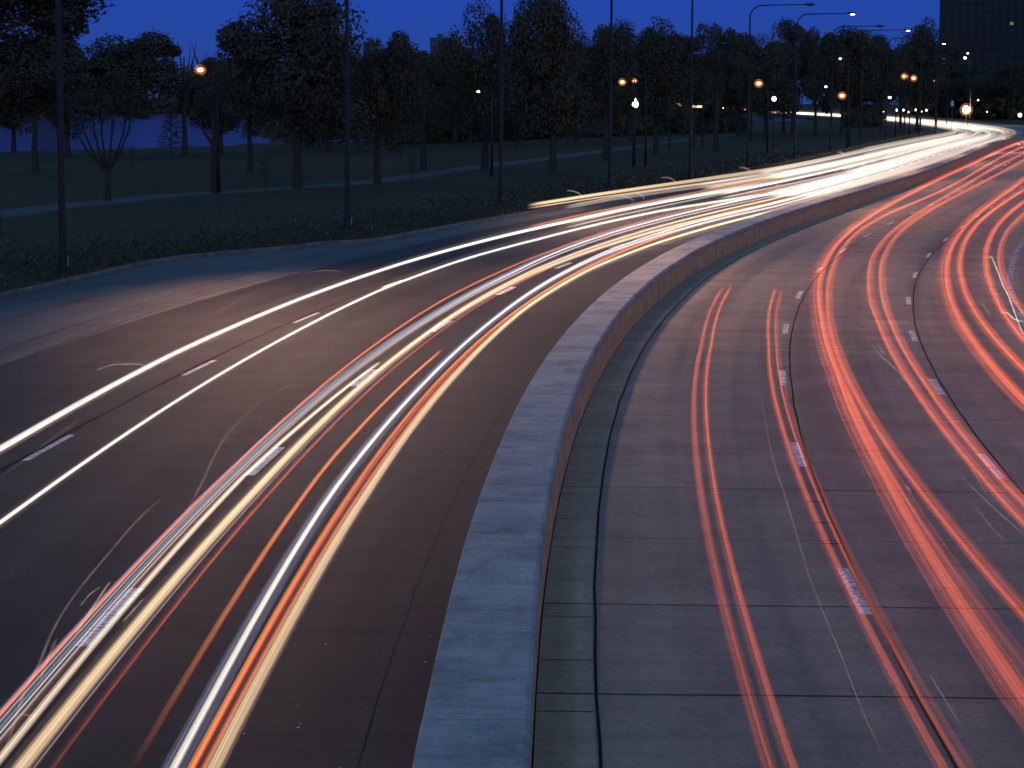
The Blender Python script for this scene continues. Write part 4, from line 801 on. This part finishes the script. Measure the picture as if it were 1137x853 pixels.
pl_ = bpy.data.lights.new('bend_lamp_light', 'POINT'); pl_.energy = 3500*KX*2; pl_.color = (1, .6, .4); pl_.shadow_soft_size = 1.
po = bpy.data.objects.new('bend_lamp_light', pl_); C.objects.link(po); po.location = px(1073, 122, 700)+Vector((0, -2, 0))

# ------------------------------------------------------------------ lit window strips, hung in an open shelter added to carry them
p = px(762, 117.4, 330); root = empty('added_shelter', (p.x, p.y, 0)); z = p.z+.55
q = MB(); q.grid([[(-2.6, -1.6, z), (2.6, -1.6, z)], [(-1.9, 0, z+.7), (1.9, 0, z+.7)], [(-2.6, 1.6, z), (2.6, 1.6, z)]]); q.box((0, 0, z-.04), (5.2, 3.2, .10)); q.build('roof', M['steel'], root)
for sx in (-1, 1):
    for sy in (-1, 1): q = MB(); q.box((sx*2.3, sy*1.3, (z-.1)/2), (.14, .14, z-.1)); q.build('post', M['steel'], root)
for cx, ww, dz in ((-1.2, .75, .12), (1.45, 1.3, -.12)):
    q = MB(); q.box((cx, -1.2, p.z+dz), (ww, .18, .30)); q.build('window_strip', M['win_warm'], root)
tag(root, 'added dark shelter carrying two warm lit window strips either side of the fifth lamp mast', 'shelter')

# ------------------------------------------------------------------ towers
def tower(x0, x1, ytop, D, floors, bays, m, label, lit, depth=30, storey=None, pane='pane'):
    a = px(x0, 100, D); b = px(x1, 100, D); top = px(x0, ytop, D).z; w_ = b.x-a.x
    root = empty('apartment_tower', (a.x, D, 0)); st_ = storey or top/floors
    q = MB(); q.box((w_/2, depth/2, top/2), (w_, depth, top)); q.build('wall', m, root)
    c_ = MB(); c_.box((w_/2, depth/2, top+.4), (w_+.8, depth+.8, .8)); c_.box((w_*.4, depth/2, top+2.2), (w_*.25, depth*.4, 2.8)); c_.build('roof', m, root)
    bw = w_/bays; rnd = random.Random(int(x0)); n = 0
    for f_ in range(floors-1, 0, -1):
        zc = st_*f_+st_*.45
        row = MB()
        for k in range(bays):
            if n < 400:
                if (f_, k) in lit: continue
                row.box((bw*(k+.5), -.02, zc), (bw*.5, .08, st_*.48))
        if row.f: row.build('window_row', M[pane], root)
    for f_, k in lit:
        q = MB(); q.box((bw*(k+.5), -.02, st_*f_+st_*.45), (bw*.42, .08, st_*.4)); q.build('lit_window', M['win_dim' if (f_+k) % 3 else 'win_warm'], root)
    return tag(root, label, 'building')
tower(1054, 1215, -55, 1090, 22, 18, M['bld'], 'tall dark apartment tower rising out of the top right corner, a few windows lit', [(12, 7)])
tower(477.5, 504, 43, 1560, 14, 7, M['bldb'], 'small hazy square tower above the trees left of the picture centre', [])
tower(404, 418, 48, 1620, 12, 5, M['bldb'], 'narrow far tower peeping out right of the very tall broad tree', [])
tower(41, 66, 26, 1500, 18, 7, M['bldb'], 'far tower seen through the branches at top left with two lit windows', [(16, 4), (14, 4)], pane='pane')

# small road sign by the far bend: a pale plate with a dark figure 8
sp = px(1057.5, 115, 520); sg = empty('road_sign', (sp.x, sp.y, 0))
q = MB(); q.tube([(0, .06, 0), (0, .06, sp.z+.6)], .05, 6); q.build('post', M['steel_l'], sg)
q = MB(); q.box((0, 0, sp.z), (.62, .04, 1.1)); q.build('sign_plate', M['sign'], sg)
q = MB()
for cz, r_ in ((sp.z+.2, .17), (sp.z-.2, .20)):
    q.tube([(r_*math.cos(2*math.pi*k/14), -.03, cz+r_*math.sin(2*math.pi*k/14)) for k in range(15)], .035, 5, 0, False)
q.build('figure', M['signink'], sg); tag(sg, 'small pale road sign left of the brightest lamp on the far bend', 'road sign')
